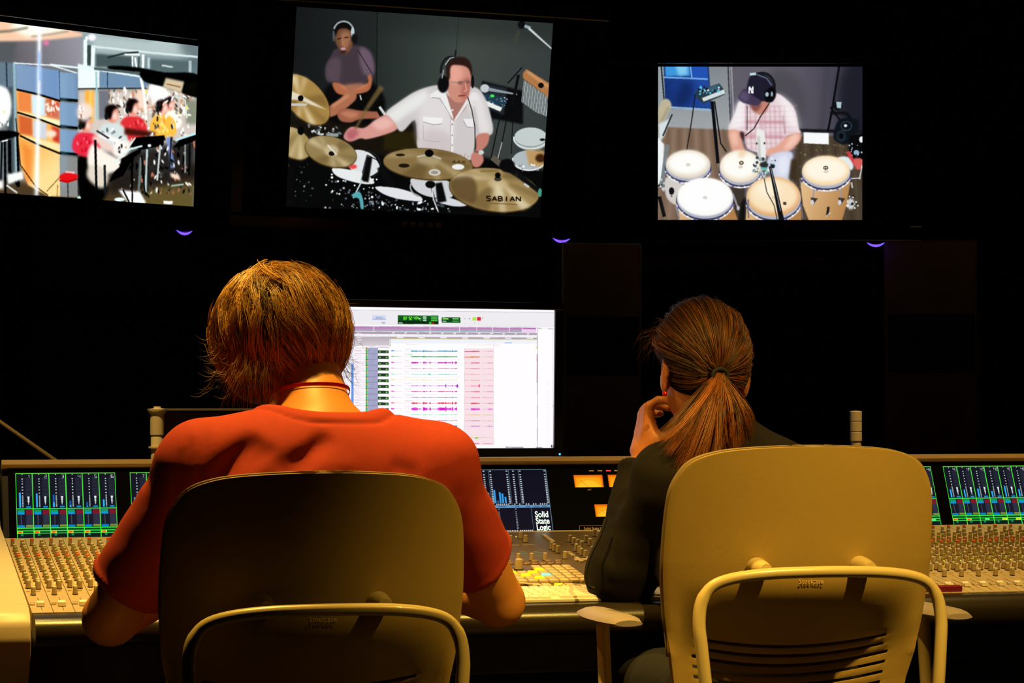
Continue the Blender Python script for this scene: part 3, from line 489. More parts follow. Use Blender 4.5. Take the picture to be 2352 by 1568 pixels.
def paint_band():
    p = Pic(800, 520, 2.8, (0, 0), [(-52.5, 43.7), (454.9, 105.9), (444.1, 474.2), (-64, 438.3)], (120, 125, 128)); p.st = 1.9; p.sf = 1.1
    p.poly([(-160, 100), (560, 200), (560, 440), (-160, 420)], (110, 106, 112), grad=((150, 150, 158), (100, 380), (500, 260)))
    p.poly([(-160, 250), (110, 270), (80, 410), (-160, 400)], (96, 100, 104), soft=6)
    p.curve([(-160, 120), (100, 150), (420, 190), (540, 225), (420, 245), (200, 262), (-160, 250)], (236, 196, 168), soft=3); p.curve([(60, 160), (250, 160), (430, 190), (330, 215), (180, 235)], (255, 248, 235), .9, 8)
    p.line([(-160, 215), (60, 200), (180, 178)], 12, (60, 74, 60), .8, 3); p.line([(200, 236), (330, 220), (440, 200)], 8, (90, 98, 84), .8, 3); p.ell(296, 276, 20, 14, (235, 130, 170), soft=4)
    p.poly([(530, 200), (1280, 280), (1280, 480), (530, 470)], (150, 166, 168), soft=2, grad=((110, 128, 134), (700, 250), (1250, 400))); p.poly([(600, 225), (1280, 290), (1280, 380), (600, 320)], (176, 190, 190), soft=8); p.curve([(1150, 250), (1290, 280), (1290, 420), (1200, 380)], (90, 104, 110), .7, 16)
    p.poly([(536, 255), (560, 255), (560, 425), (536, 425)], (225, 238, 235)); p.poly([(588, 290), (612, 292), (606, 430), (584, 430)], (228, 240, 238)); p.poly([(560, 290), (584, 290), (582, 420), (560, 420)], (70, 84, 82)); p.line([(590, 298), (980, 340), (1270, 366)], 14, (205, 220, 220))
    p.poly([(616, 345), (850, 365), (850, 430), (616, 430)], (84, 98, 100), soft=3); p.poly([(968, 380), (1210, 395), (1210, 480), (968, 450)], (96, 112, 114), soft=3); p.line([(955, 370), (955, 440)], 14, (190, 205, 205)); p.line([(1222, 390), (1222, 480)], 18, (176, 190, 190)); p.line([(1040, 420), (1110, 432)], 12, (190, 200, 200))
    p.ell(590, 240, 26, 22, (240, 235, 255), soft=3); p.ell(556, 246, 9, 14, (235, 240, 255))
    p.line([(690, 370), (800, 342), (890, 335)], 10, (44, 60, 58)); p.line([(800, 350), (900, 352)], 12, (235, 240, 235)); p.line([(868, 370), (878, 440)], 12, (235, 240, 235)); p.line([(920, 350), (918, 440)], 16, (240, 248, 245)); p.line([(850, 360), (852, 440)], 10, (225, 235, 230)); p.line([(893, 365), (890, 440)], 8, (70, 84, 80))
    # glazed curved screens (gobos): upper band, blue
    p.poly([(-160, 390), (100, 405), (100, 570), (-160, 560)], (110, 128, 142), soft=2); p.poly([(500, 410), (640, 440), (640, 572), (500, 575)], (225, 240, 242), soft=2)
    p.poly([(640, 460), (945, 492), (945, 570), (640, 572)], (120, 146, 172), soft=2); p.line([(690, 465), (690, 575)], 6, (60, 80, 100)); p.line([(320, 415), (620, 448), (900, 492)], 12, (220, 232, 235)); p.line([(500, 572), (620, 570), (950, 568)], 9, (20, 26, 26))
    # bright wall and players behind
    p.poly([(500, 580), (1260, 575), (1260, 900), (500, 1000)], (206, 196, 188), soft=6); p.specks((690, 580, 1240, 760), 150, [W_, (240, 235, 230), (60, 50, 46), (200, 150, 120), (255, 250, 240), (120, 110, 90)], 5, 22); p.poly([(545, 580), (606, 585), (600, 790), (548, 790)], (240, 176, 84), soft=3); p.poly([(575, 585), (590, 585), (585, 785), (570, 785)], (252, 216, 130), .8, 4); p.poly([(632, 580), (700, 580), (690, 760), (636, 770)], (120, 124, 132), soft=3); p.line([(618, 460), (625, 770)], 12, (160, 196, 196)); p.poly([(875, 580), (940, 580), (940, 700), (880, 690)], (240, 210, 190), soft=4); p.line([(905, 500), (925, 600), (938, 720)], 18, (238, 252, 255))
    p.poly([(1195, 640), (1262, 640), (1262, 800), (1195, 800)], (140, 146, 130), soft=5)
    # floor
    p.poly([(-160, 1160), (520, 1180), (1260, 1050), (1260, 1340), (-160, 1290)], (88, 74, 56), soft=6); p.poly([(930, 1200), (1260, 1190), (1260, 1330), (930, 1310)], (108, 96, 62), soft=8); p.curve([(500, 1000), (620, 1040), (700, 1180), (640, 1300), (500, 1280)], (20, 20, 18), soft=6); p.poly([(700, 1000), (1250, 900), (1250, 1150), (700, 1250)], (50, 46, 44), .9, 10)
    # left curved gobo: wood below, glass strips
    p.poly([(100, 570), (390, 640), (392, 1262), (310, 1262), (180, 1190), (130, 1060), (118, 900)], (236, 176, 100), soft=2, grad=((252, 212, 150), (200, 900), (330, 1100)))
    p.poly([(115, 585), (200, 600), (205, 720), (118, 715)], (226, 140, 84), soft=3); p.poly([(118, 735), (205, 755), (210, 870), (125, 860)], (206, 110, 66), soft=3); p.poly([(200, 605), (295, 630), (298, 750), (205, 735)], (205, 225, 235), soft=3); p.poly([(292, 630), (384, 650), (384, 770), (292, 745)], (200, 120, 96), soft=4); p.specks((295, 640, 380, 740), 20, [(240, 220, 200), (220, 90, 60), (250, 240, 230)], 6, 18); p.poly([(210, 770), (300, 790), (300, 900), (212, 880)], (200, 205, 212), soft=3); p.poly([(330, 810), (386, 825), (386, 925), (340, 905)], (196, 66, 50), soft=4); p.ell(330, 860, 34, 24, (245, 220, 200), soft=4)
    p.poly([(118, 715), (385, 775), (388, 815), (118, 735)], (250, 232, 190), soft=2); p.poly([(135, 868), (388, 930), (390, 975), (140, 890)], (252, 222, 170), soft=2); p.poly([(135, 905), (210, 960), (200, 1190), (160, 1160)], (226, 136, 62), .8, 8)
    p.poly([(100, 408), (385, 455), (385, 640), (105, 575)], (134, 158, 186), soft=1, grad=((120, 150, 190), (110, 500), (380, 560))); p.line([(380, 455), (385, 640)], 5, (50, 60, 80)); p.line([(90, 400), (105, 1100)], 16, (150, 180, 190)); p.line([(60, 560), (70, 1180)], 40, (76, 90, 96), soft=3); p.line([(40, 400), (44, 560)], 8, (50, 62, 72))
    p.curve([(-160, 580), (45, 570), (50, 780), (-160, 860)], (248, 250, 246), soft=4); p.specks((-100, 700, 60, 830), 20, [(230, 210, 120), (100, 110, 110), W_], 5, 14)
    for i, (y0, y1) in enumerate(((465, 640), (660, 815), (835, 985), (1008, 1268))):
        g = (128, 156, 186) if i < 3 else (140, 142, 140)
        p.poly([(383, y0-2*i), (498, y0+6), (500, y1), (386, y1-4)], g, soft=1, grad=((110, 132, 156) if i < 3 else (120, 120, 112), (430, 0), (498, 0)))
        if i < 3: p.poly([(384, y1-12), (500, y1), (500, y1+16), (386, y1+8)], (12, 26, 26), soft=1)
    p.poly([(386, 470), (425, 475), (425, 1200), (388, 1190)], (150, 180, 205), .45, 10); p.line([(105, 575), (250, 608), (388, 650)], 12, (14, 22, 24)); p.line([(110, 722), (240, 762), (388, 818)], 11, (16, 20, 18)); p.line([(128, 872), (250, 932), (392, 990)], 11, (16, 20, 18)); p.line([(90, 405), (330, 420), (495, 470)], 8, (225, 240, 245))
    p.line([(392, 1130), (300, 1230)], 4, (90, 60, 30)); p.line([(435, 1170), (437, 1268)], 6, (50, 50, 50)); p.curve([(380, 1140), (420, 1110), (490, 1120), (500, 1140), (430, 1170)], (216, 40, 44), soft=2); p.line([(420, 1105), (480, 1110)], 12, (240, 190, 190)); p.line([(382, 1158), (430, 1170), (495, 1150)], 12, (190, 24, 30)); p.line([(100, 760), (130, 1060), (230, 1200), (310, 1258)], 6, (60, 40, 24)); p.line([(370, 1190), (366, 1262)], 4, (120, 80, 40))
    # glare streak in the picture
    p.line([(252, 170), (250, 600), (232, 1262)], 24, (235, 246, 255), .75, 5); p.line([(254, 200), (236, 1250)], 10, W_, .8, 3); p.line([(250, 330), (256, 520)], 10, (80, 150, 250), .6, 3)
    # dark stands on the left
    p.curve([(-100, 860), (30, 840), (110, 850), (120, 870), (20, 900), (-100, 930)], (14, 16, 18), soft=2); p.line([(30, 880), (34, 1250)], 14, (16, 20, 22)); p.line([(12, 900), (4, 1180)], 12, (24, 30, 32)); p.line([(60, 900), (62, 1100), (120, 1200)], 20, (20, 24, 26)); p.line([(110, 870), (120, 1200)], 14, (16, 20, 24)); p.poly([(46, 1120), (145, 1100), (150, 1150), (50, 1185)], (235, 240, 235), soft=3); p.line([(40, 1190), (110, 1240)], 12, (205, 210, 205)); p.line([(10, 910), (50, 900)], 10, (235, 240, 240)); p.poly([(-160, 1150), (20, 1160), (20, 1215), (-160, 1210)], (240, 240, 238), soft=4)
    # seated players
    def player(hx, hy, sc, shirt, sh2):
        p.curve([(hx-60*sc, hy+80*sc), (hx+10*sc, hy+60*sc), (hx+80*sc, hy+90*sc), (hx+95*sc, hy+190*sc), (hx, hy+220*sc), (hx-80*sc, hy+170*sc)], shirt, soft=3)
        p.specks((hx-50*sc, hy+90*sc, hx+70*sc, hy+190*sc), 14, sh2, 6*sc, 16*sc)
        p.ell(hx+8*sc, hy+12*sc, 36*sc, 50*sc, (222, 150, 130), soft=3); p.ell(hx+22*sc, hy+20*sc, 16*sc, 24*sc, (250, 210, 200), soft=4)
        p.curve([(hx-34*sc, hy+16*sc), (hx-36*sc, hy-30*sc), (hx+6*sc, hy-52*sc), (hx+44*sc, hy-30*sc), (hx+14*sc, hy-16*sc), (hx-6*sc, hy+40*sc)], (34, 26, 28), soft=3)
        p.ell(hx-30*sc, hy+22*sc, 12*sc, 22*sc, (40, 44, 44))
    player(1085, 660, .8, (240, 240, 225), [W_, (250, 245, 225)]); player(1040, 680, .95, (236, 186, 84), [(250, 220, 150), (230, 160, 70)]); player(848, 685, 1., (214, 66, 72), [(236, 110, 112), (190, 50, 60)]); player(545, 790, 1., (220, 60, 80), [(250, 140, 150), (200, 40, 60)])
    p.ell(545, 720, 50, 60, (230, 215, 205), soft=6); p.specks((505, 680, 545, 760), 10, [W_, (180, 120, 100)], 6, 14)
    player(715, 725, 1.05, (205, 215, 214), [(240, 245, 245), (130, 140, 140), (90, 100, 104)])
    p.poly([(800, 822), (1000, 850), (990, 885), (800, 865)], (80, 40, 34), soft=4)
    p.curve([(590, 930), (680, 980), (790, 1040), (770, 1090), (660, 1120), (580, 1090), (560, 1020)], (236, 228, 218), soft=4); p.line([(600, 880), (720, 960), (800, 1020)], 40, (230, 200, 190), soft=5); p.curve([(750, 900), (840, 930), (800, 1010), (730, 990)], (240, 232, 228), soft=5); p.curve([(580, 1060), (680, 1090), (690, 1180), (640, 1210), (560, 1140)], (216, 206, 192), soft=5); p.line([(640, 860), (760, 910)], 26, (245, 238, 235), soft=3); p.line([(620, 840), (700, 890)], 12, (70, 66, 70))
    p.specks((930, 560, 1220, 900), 90, [W_, (250, 250, 245), (60, 56, 54), (230, 200, 180), (110, 100, 100), (235, 225, 120)], 4, 15); p.curve([(960, 540), (1060, 560), (1080, 620), (980, 640)], (255, 252, 248), soft=5); p.line([(1120, 620), (1190, 640), (1200, 760)], 9, (205, 220, 205)); p.line([(1080, 880), (1110, 1080)], 26, (130, 146, 200), soft=3); p.specks((760, 880, 1250, 1250), 150, [(235, 238, 235), (24, 24, 24), (180, 120, 100), (60, 60, 60), (20, 30, 30)], 5, 16)
    # boom arm and cloth, dark, upper right
    p.curve([(700, 425), (860, 430), (1060, 465), (1270, 480), (1275, 620), (1180, 600), (1060, 560), (930, 525), (880, 470), (720, 450)], (12, 18, 18), soft=2); p.line([(605, 440), (740, 455), (900, 470)], 16, (90, 104, 104)); p.poly([(1065, 500), (1185, 525), (1165, 600), (1045, 560)], (206, 190, 162), soft=3); p.line([(1070, 540), (1160, 560)], 8, (150, 110, 80)); p.poly([(1190, 530), (1268, 520), (1262, 620), (1175, 600)], (30, 30, 26), soft=3)
    # music stands
    p.poly([(870, 885), (1058, 870), (1050, 935), (915, 962), (835, 945)], (10, 12, 14), soft=1); p.poly([(780, 1020), (915, 945), (900, 985), (860, 1010), (790, 1130), (700, 1170), (730, 1110), (770, 1070)], (10, 14, 14), soft=1); p.line([(735, 1045), (830, 960), (915, 938)], 12, (210, 235, 228)); p.poly([(1160, 890), (1270, 855), (1262, 900), (1170, 940), (1112, 950)], (12, 14, 16), soft=1); p.line([(1130, 900), (1262, 858)], 14, (190, 230, 235)); p.line([(835, 935), (870, 885)], 9, (225, 235, 225)); p.ell(960, 936, 12, 10, (235, 245, 240))
    p.line([(905, 1010), (890, 1250)], 16, (110, 124, 120)); p.line([(945, 960), (935, 1240)], 13, (180, 200, 200)); p.line([(850, 1010), (845, 1290)], 14, (14, 18, 18)); p.line([(672, 1060), (676, 1250)], 14, (40, 46, 50)); p.line([(612, 900), (620, 1260)], 14, (24, 28, 30)); p.line([(1220, 920), (1215, 1130)], 12, (30, 34, 34)); p.line([(1190, 930), (1190, 1110)], 9, (150, 160, 160)); p.line([(1100, 880), (1085, 1180)], 10, (50, 54, 60)); p.line([(1030, 930), (1010, 1160)], 12, (190, 200, 200)); p.line([(910, 1000), (930, 1230), (960, 1270)], 8, (20, 22, 22))
    p.poly([(760, 1220), (900, 1235), (940, 1305), (820, 1300)], (245, 248, 248), soft=3); p.line([(790, 1220), (830, 1300)], 10, (20, 20, 20)); p.line([(850, 1225), (850, 1300)], 10, (30, 30, 30)); p.poly([(1050, 1290), (1110, 1293), (1108, 1313), (1052, 1310)], (235, 245, 245)); p.ell(768, 1282, 34, 12, (220, 240, 240)); p.line([(1100, 1195), (1180, 1185)], 10, (160, 190, 180)); p.poly([(1092, 1110), (1150, 1125), (1160, 1160), (1100, 1140)], (240, 215, 195), soft=3); p.line([(500, 1150), (510, 1270)], 8, (60, 60, 60)); p.ell(508, 1270, 12, 10, (190, 220, 210)); p.poly([(1235, 1195), (1262, 1190), (1262, 1335), (1235, 1330)], (110, 110, 90), soft=4)
    p.a = np.clip((p.a-.10)*1.22, 0, 1)
    return p.done(1.2, .012)

def paint_session():
    p = Pic(1100, 620, 4.126, (780, 680), [(738, 703.7), (1272.8, 712), (1270, 1028.1), (735, 1030.3)], (255, 253, 255))
    x0 = -200
    p.poly([(x0, 80), (2040, 120), (2040, 295), (x0, 265)], (238, 236, 240)); p.poly([(x0, 95), (2030, 128), (2030, 150), (x0, 125)], (252, 250, 255)); p.line([(x0, 128), (2030, 155)], 4, (190, 188, 196)); p.line([(x0, 282), (1870, 294)], 5, (205, 200, 210))
    p.poly([(305, 178), (438, 180), (438, 222), (305, 221)], (214, 220, 240)); p.line([(310, 218), (436, 220)], 4, (120, 130, 200)); p.line([(338, 204), (412, 206)], 14, (150, 158, 205), .8, 2); p.line([(396, 252), (430, 252)], 10, (110, 130, 200), .8, 2)
    p.poly([(550, 181), (934, 184), (934, 266), (550, 264)], (20, 92, 34), grad=((8, 62, 20), (560, 185), (560, 260))); p.text('87:52.474', 606, 196, 12, 28, (120, 255, 60), 5.5, .34); p.line([(555, 244), (930, 248)], 22, (12, 40, 16)); p.line([(558, 253), (596, 253)], 8, (205, 220, 205)); p.poly([(845, 243), (868, 243), (868, 264), (845, 264)], (50, 190, 40)); p.poly([(872, 246), (894, 246), (894, 264), (872, 264)], (190, 20, 16)); p.line([(767, 190), (768, 240)], 3, (150, 230, 150))
    for i in range(3): p.line([(785+i*2, 197+i*17), (820, 198+i*17)], 9, (205, 240, 205)); p.line([(864, 197+i*17), (925, 199+i*17)], 9, (96, 226, 80))
    p.poly([(966, 200), (1142, 202), (1142, 252), (966, 250)], (16, 70, 26)); p.line([(974, 214), (1030, 215)], 13, (150, 230, 110)); p.line([(974, 238), (1010, 238)], 9, (200, 230, 200)); p.line([(1068, 214), (1128, 215)], 9, (120, 225, 110)); p.line([(1068, 237), (1128, 238)], 9, (80, 205, 70)); p.ell(758, 213, 6, 6, W_)
    p.poly([(1256, 200), (1292, 200), (1292, 232), (1256, 230)], (176, 232, 80)); p.poly([(1300, 197), (1336, 197), (1336, 232), (1300, 231)], (226, 40, 60)); p.ell(1352, 207, 5, 4, (230, 80, 90)); p.ell(1230, 213, 5, 5, (90, 80, 100)); p.ell(1187, 215, 6, 4, (170, 170, 180))
    for x in (1187, 1230, 1273, 1317): p.ell(x, 261, 3, 2, (120, 120, 130))
    p.poly([(x0, 284), (1860, 300), (1860, 344), (x0, 330)], (206, 176, 206), grad=((186, 130, 182), (900, 340), (900, 300))); p.line([(x0, 318), (1730, 336)], 6, (100, 196, 180)); p.poly([(1732, 306), (1858, 307), (1858, 345), (1732, 344)], (240, 210, 240)); p.line([(1732, 308), (1858, 309)], 8, (186, 90, 186))
    for x in (322, 855, 1135, 1297, 1449, 1607, 1728): p.line([(x, 288), (x, 342)], 5, (250, 240, 250))
    p.poly([(x0, 334), (1868, 348), (1868, 370), (x0, 356)], (170, 158, 172)); p.poly([(x0, 354), (1868, 368), (1868, 394), (x0, 380)], (245, 242, 248)); p.poly([(x0, 380), (1868, 392), (1868, 410), (x0, 400)], (176, 166, 178))
    for i in range(13): p.line([(496+i*116, 347+i*.9), (520+i*116, 347+i*.9)], 8, W_)
    for i in range(7): p.line([(542+i*205, 391+i*1.3), (602+i*205, 392+i*1.3)], 9, (250, 250, 255))
    for x in range(180, 1860, 58): p.line([(x, 362), (x, 382)], 2, (200, 196, 205))
    p.poly([(x0, 382), (470, 386), (470, 470), (x0, 466)], (190, 178, 188), grad=((212, 204, 212), (200, 400), (200, 466))); p.poly([(484, 404), (1870, 412), (1870, 450), (484, 446)], (240, 242, 252)); p.line([(484, 405), (1870, 413)], 5, (236, 226, 110)); p.line([(1565, 441), (1630, 442)], 7, (140, 170, 230))
    for i in range(5): p.line([(165, 350+i*21), (200+(i % 2)*8, 350+i*21)], 6, (245, 240, 248)); p.ell(477, 410+i*14, 3, 4, (60, 50, 60))
    p.poly([(1180, 494), (1458, 495), (1458, 1410), (1180, 1410)], (248, 226, 232)); p.line([(1180, 494), (1180, 1410)], 3, (230, 200, 205)); p.line([(1458, 340), (1458, 1410)], 3, (225, 210, 225))
    p.poly([(x0, 470), (245, 475), (245, 1420), (x0, 1420)], (250, 246, 252)); p.poly([(264, 488), (362, 488), (362, 1110), (264, 1110)], (170, 172, 204)); p.poly([(108, 640), (130, 640), (130, 1400), (108, 1400)], (70, 130, 220), .8)
    p.poly([(270, 472), (350, 473), (350, 486), (270, 485)], (235, 230, 240)); p.poly([(362, 480), (470, 480), (470, 488), (362, 488)], (200, 190, 200)); p.line([(462, 480), (462, 1420)], 3, (225, 220, 230))
    cols = [(0, 130, 190), (20, 170, 60), (190, 20, 170), (220, 60, 110), (20, 170, 130), (220, 210, 50), (120, 20, 170), (200, 20, 150), (70, 60, 110), (220, 20, 60), (220, 20, 200), (60, 210, 150), (170, 60, 160), (40, 120, 200)]
    ys = [520, 573, 630, 684, 739, 794, 849, 903, 959, 1013, 1068, 1122, 1178, 1230]
    rc = [(220, 90, 140), (235, 130, 80), (225, 60, 120), (225, 90, 120), (230, 140, 130), (225, 120, 90), (225, 60, 110), (220, 60, 120), (225, 90, 130), (225, 30, 60), (225, 20, 200), (235, 170, 90), (225, 110, 130), (190, 120, 210)]
    amp = [3, 3, 5, 1.5, 1, 1.5, 2, 3, 1, 5, 9, 1, 1.5, 4]
    rg = np.random.RandomState(4)
    for i, y in enumerate(ys):
        p.line([(134, y+24), (245, y+25)], 2.5, (190, 180, 200)); p.line([(140, y-8), (140+rg.uniform(20, 70), y-8)], 2.5, (225, 150, 170), .8); p.line([(150, y+6), (235, y+8)], 2.5, (225, 160, 175), .6)
        p.poly([(245, y-28), (262, y-28), (262, y+24), (245, y+24)], (60, 200, 90)); p.poly([(247, y-26), (260, y-26), (260, y-8), (247, y-8)], (220, 150, 60)); p.poly([(247, y-2), (260, y-2), (260, y+6), (247, y+6)], (90, 110, 190)); p.line([(245, y-30), (262, y-30)], 5, (60, 50, 50))
        p.line([(264, y+24), (362, y+24)], 4, (120, 120, 160))
        for q in range(5): p.line([(276+q*19, y-26), (276+q*19, y+20)], 3, (140, 142, 184))
        p.poly([(362, y-7), (462, y-6), (462, y+19), (362, y+18)], (22, 46, 26)); p.ell(380, y+7, 10, 6, (120, 220, 90)); p.ell(443, y+8, 10, 6, (130, 225, 90)); p.line([(396, y+8), (428, y+8)], 5, (60, 84, 60)); p.line([(362, y+18), (462, y+19)], 3, (70, 66, 80))
        p.line([(612, y+27), (1150, y+29)], 2, (236, 220, 238)); p.line([(612, y-24), (612, y+26)], 2, (235, 215, 235), .8)
        p.line([(486, y-3), (514, y-3)], 4+amp[i], cols[i], .8); p.line([(514, y-2), (590, y-1)], 2.5, cols[i], .5)
        if i < 13 and i != 12: p.line([(620, y-20), (620+rg.uniform(30, 90), y-20)], 2.5, cols[i], .4)
        p.line([(620, y-4), (676, y+2)], 2, cols[i], .3)
        st = 676 if i != 13 else 932
        p.line([(st, y), (1112, y+1)], 2.5, cols[i], .55 if i in (3, 4, 5, 8, 11, 12) else .9)
        for (xa, xb, s) in ((680, 742, 1.), (752, 768, .4), (790, 806, 1.6), (806, 830, .9), (850, 866, 1.), (930, 995, 1.), (1000, 1012, 1.5), (1012, 1060, .7), (1064, 1076, 1.6), (1090, 1114, 1.2)):
            if xa < st: continue
            for x in np.arange(xa, xb, 4): h = amp[i]*s*rg.uniform(.7, 1.8); p.line([(x, y-h), (x, y+h)], 4, cols[i], .85)
        if i == 6: p.line([(1005, y-16), (1005, y+14)], 6, (120, 20, 170)); p.ell(1113, y+2, 8, 16, (150, 30, 190))
        if i == 4: p.ell(849, y, 10, 6, (40, 200, 150))
        if i == 10: p.ell(975, y, 26, 11, cols[i]); p.ell(800, y, 12, 12, cols[i])
        p.line([(1182, y+2), (1330, y+2)], 3, rc[i], .6); p.line([(1352, y+2), (1452, y+3)], 3, rc[i], .6)
        for x in np.arange(1245, 1328, 4): h = (amp[i]*.6+1.5)*rg.uniform(.6, 1.7); p.line([(x, y+2-h), (x, y+2+h)], 4, rc[i], .75)
        for x in np.arange(1405, 1448, 5): h = (amp[i]*.5+1.)*rg.uniform(.5, 1.6); p.line([(x, y+2-h), (x, y+2+h)], 4, rc[i], .6)
    p.line([(1182, 524), (1322, 523)], 9, (200, 60, 110), .7); p.line([(1182, 577), (1322, 576)], 9, (230, 110, 60), .7); p.line([(676, 520), (1112, 522)], 6, (20, 140, 190), .8); p.line([(676, 572), (1112, 574)], 6, (20, 180, 70), .8); p.line([(1322, 835), (1322, 862)], 9, (225, 40, 90))
    p.line([(1182, 1340), (1452, 1340)], 4, (235, 190, 90), .8); p.ell(1296, 1342, 14, 8, (130, 210, 70)); p.line([(1182, 1395), (1326, 1396)], 5, (225, 60, 130), .8); p.line([(1352, 1396), (1440, 1396)], 4, (225, 60, 130), .7); p.line([(1417, 1210), (1417, 1250)], 3, (190, 120, 200)); p.line([(1200, 461), (1520, 463)], 3, (225, 170, 170), .6); p.line([(625, 456), (760, 458)], 3, (225, 170, 170), .6)
    p.line([(1872, 295), (1872, 1432)], 5, (150, 140, 150)); p.line([(1877, 305), (2025, 310)], 12, (210, 196, 205)); p.line([(1915, 308), (1975, 310)], 10, W_); p.line([(1870, 550), (1870, 818)], 7, (150, 110, 130)); p.ell(1866, 490, 8, 6, (225, 196, 40)); p.line([(2018, 1030), (2018, 1060)], 7, (120, 60, 70)); p.line([(1570, 1430), (1740, 1432)], 8, (150, 140, 170)); p.line([(1860, 1432), (1920, 1434)], 8, (160, 150, 175)); p.ell(2012, 1420, 12, 14, (70, 60, 80)); p.line([(2020, 320), (2016, 1430)], 6, (235, 230, 238))
    for y in range(800, 1430, 17): p.line([(1955, y), (1995, y)], 2, (226, 222, 226), .7)
    return p.done(.7, 0)

def paint_bank(first, bars, tags):
    # one console display: six channels, drawn on a flat grid of 2265 x 1568 units for channels of 331
    p = Pic(560, 400, 1, (0, 0), None, (8, 10, 20)); S = 560/1986.; T = 400/1330.
    def X(x): return (x-305)*S
    def Y(y): return (y-238)*T
    L = lambda pts, w, c, al=1, so=.4: p.line([(X(a), Y(b)) for a, b in pts], w*S, c, al, so)
    B = lambda x0, y0, x1, y1, c, so=.4, al=1: p.poly([(X(x0), Y(y0)), (X(x1), Y(y0)), (X(x1), Y(y1)), (X(x0), Y(y1))], c, al, so)
    for i in range(6):
        o = 305+331*i
        B(o, 238, o+331, 930, (17, 20, 34)); B(o+190, 330, o+320, 700, (34, 38, 52), 2); B(o+10, 945, o+320, 1300, (22, 24, 40)); B(o+190, 1040, o+320, 1240, (44, 48, 66), 2)
        for y in (370, 440, 510, 590): B(o+200, y, o+300, y+30, (26, 32, 46), 2)
        for j, y in enumerate((268, 355, 400, 450, 515, 572, 635, 680, 700, 722, 745, 768, 790, 812, 835, 857, 880, 902)):
            w = 16 if j in (0, 2) else 22
            B(o+132-w*.6, y-(10 if j < 7 else 7), o+132+w*.6, y+(10 if j < 7 else 5), (206, 222, 220), .3, .95)
        t = str(first+i); p.text(t, X(o+248-(16 if len(t) > 1 else 0)), Y(278), 42*S, 60*T, (225, 235, 235), 2.2, .5)
        for y, w in ((710, 26), (735, 22), (765, 20), (795, 20), (825, 12), (850, 6)): p.ell(X(o+245), Y(y), w*S, 14*T, (225, 238, 236))
        b, d = bars[i]
        if d: B(o+62, d, o+96, 912, (16, 90, 170))
        B(o+62, b, o+96, 912, (40, 176, 255)); B(o+200, 888, o+292, 916, (20, 140, 220), .6)
        B(o+20, 955, o+160, 1005, (20, 150, 100)); B(o+20, 1005, o+160, 1050, (10, 150, 220)); B(o+185, 955, o+322, 1048, (120, 22, 44))
        L([(o+90, 1050), (o+90, 1250)], 16, (70, 74, 88)); B(o+20, 1255, o+160, 1296, (6, 130, 205)); B(o+185, 1248, o+322, 1292, (120, 140, 60))
        B(o, 1300, o+331, 1420, (6, 70, 30)); L([(o, 1312), (o+331, 1312)], 22, (60, 240, 70)); L([(o, 1368), (o+331, 1368)], 18, (60, 240, 80)); L([(o, 1415), (o+331, 1415)], 16, (60, 240, 80))
        B(o+120, 1380, o+210, 1404, (4, 60, 34)); B(o+240, 1380, o+318, 1404, (4, 60, 34))
        tg = tags[i]
        if tg == 'r': B(o+6, 1372, o+118, 1412, (250, 220, 40)); B(o+22, 1380, o+98, 1404, (250, 60, 10))
        if tg == 'g': B(o+115, 1370, o+220, 1412, (90, 250, 130)); B(o+150, 1386, o+180, 1396, (10, 90, 40))
        if tg == 'y': B(o+200, 1370, o+325, 1412, (216, 250, 60)); B(o+230, 1386, o+280, 1394, (150, 150, 20))
        B(o+8, 1430, o+326, 1560, (8, 26, 28)); p.specks((X(o+10), Y(1440), X(o+320), Y(1555)), 30, [(20, 60, 60), (12, 40, 44)], .8, 2); B(o+75, 1425, o+125, 1465, (20, 140, 90), .8)
        L([(o, 238), (o, 1568)], 20, (70, 245, 60))
    L([(305+1986, 238), (305+1986, 1568)], 24, (70, 245, 60)); L([(305, 246), (2291, 246)], 18, (90, 210, 50)); L([(305, 938), (2291, 938)], 20, (60, 245, 80))
    return p.done(.5, 0)

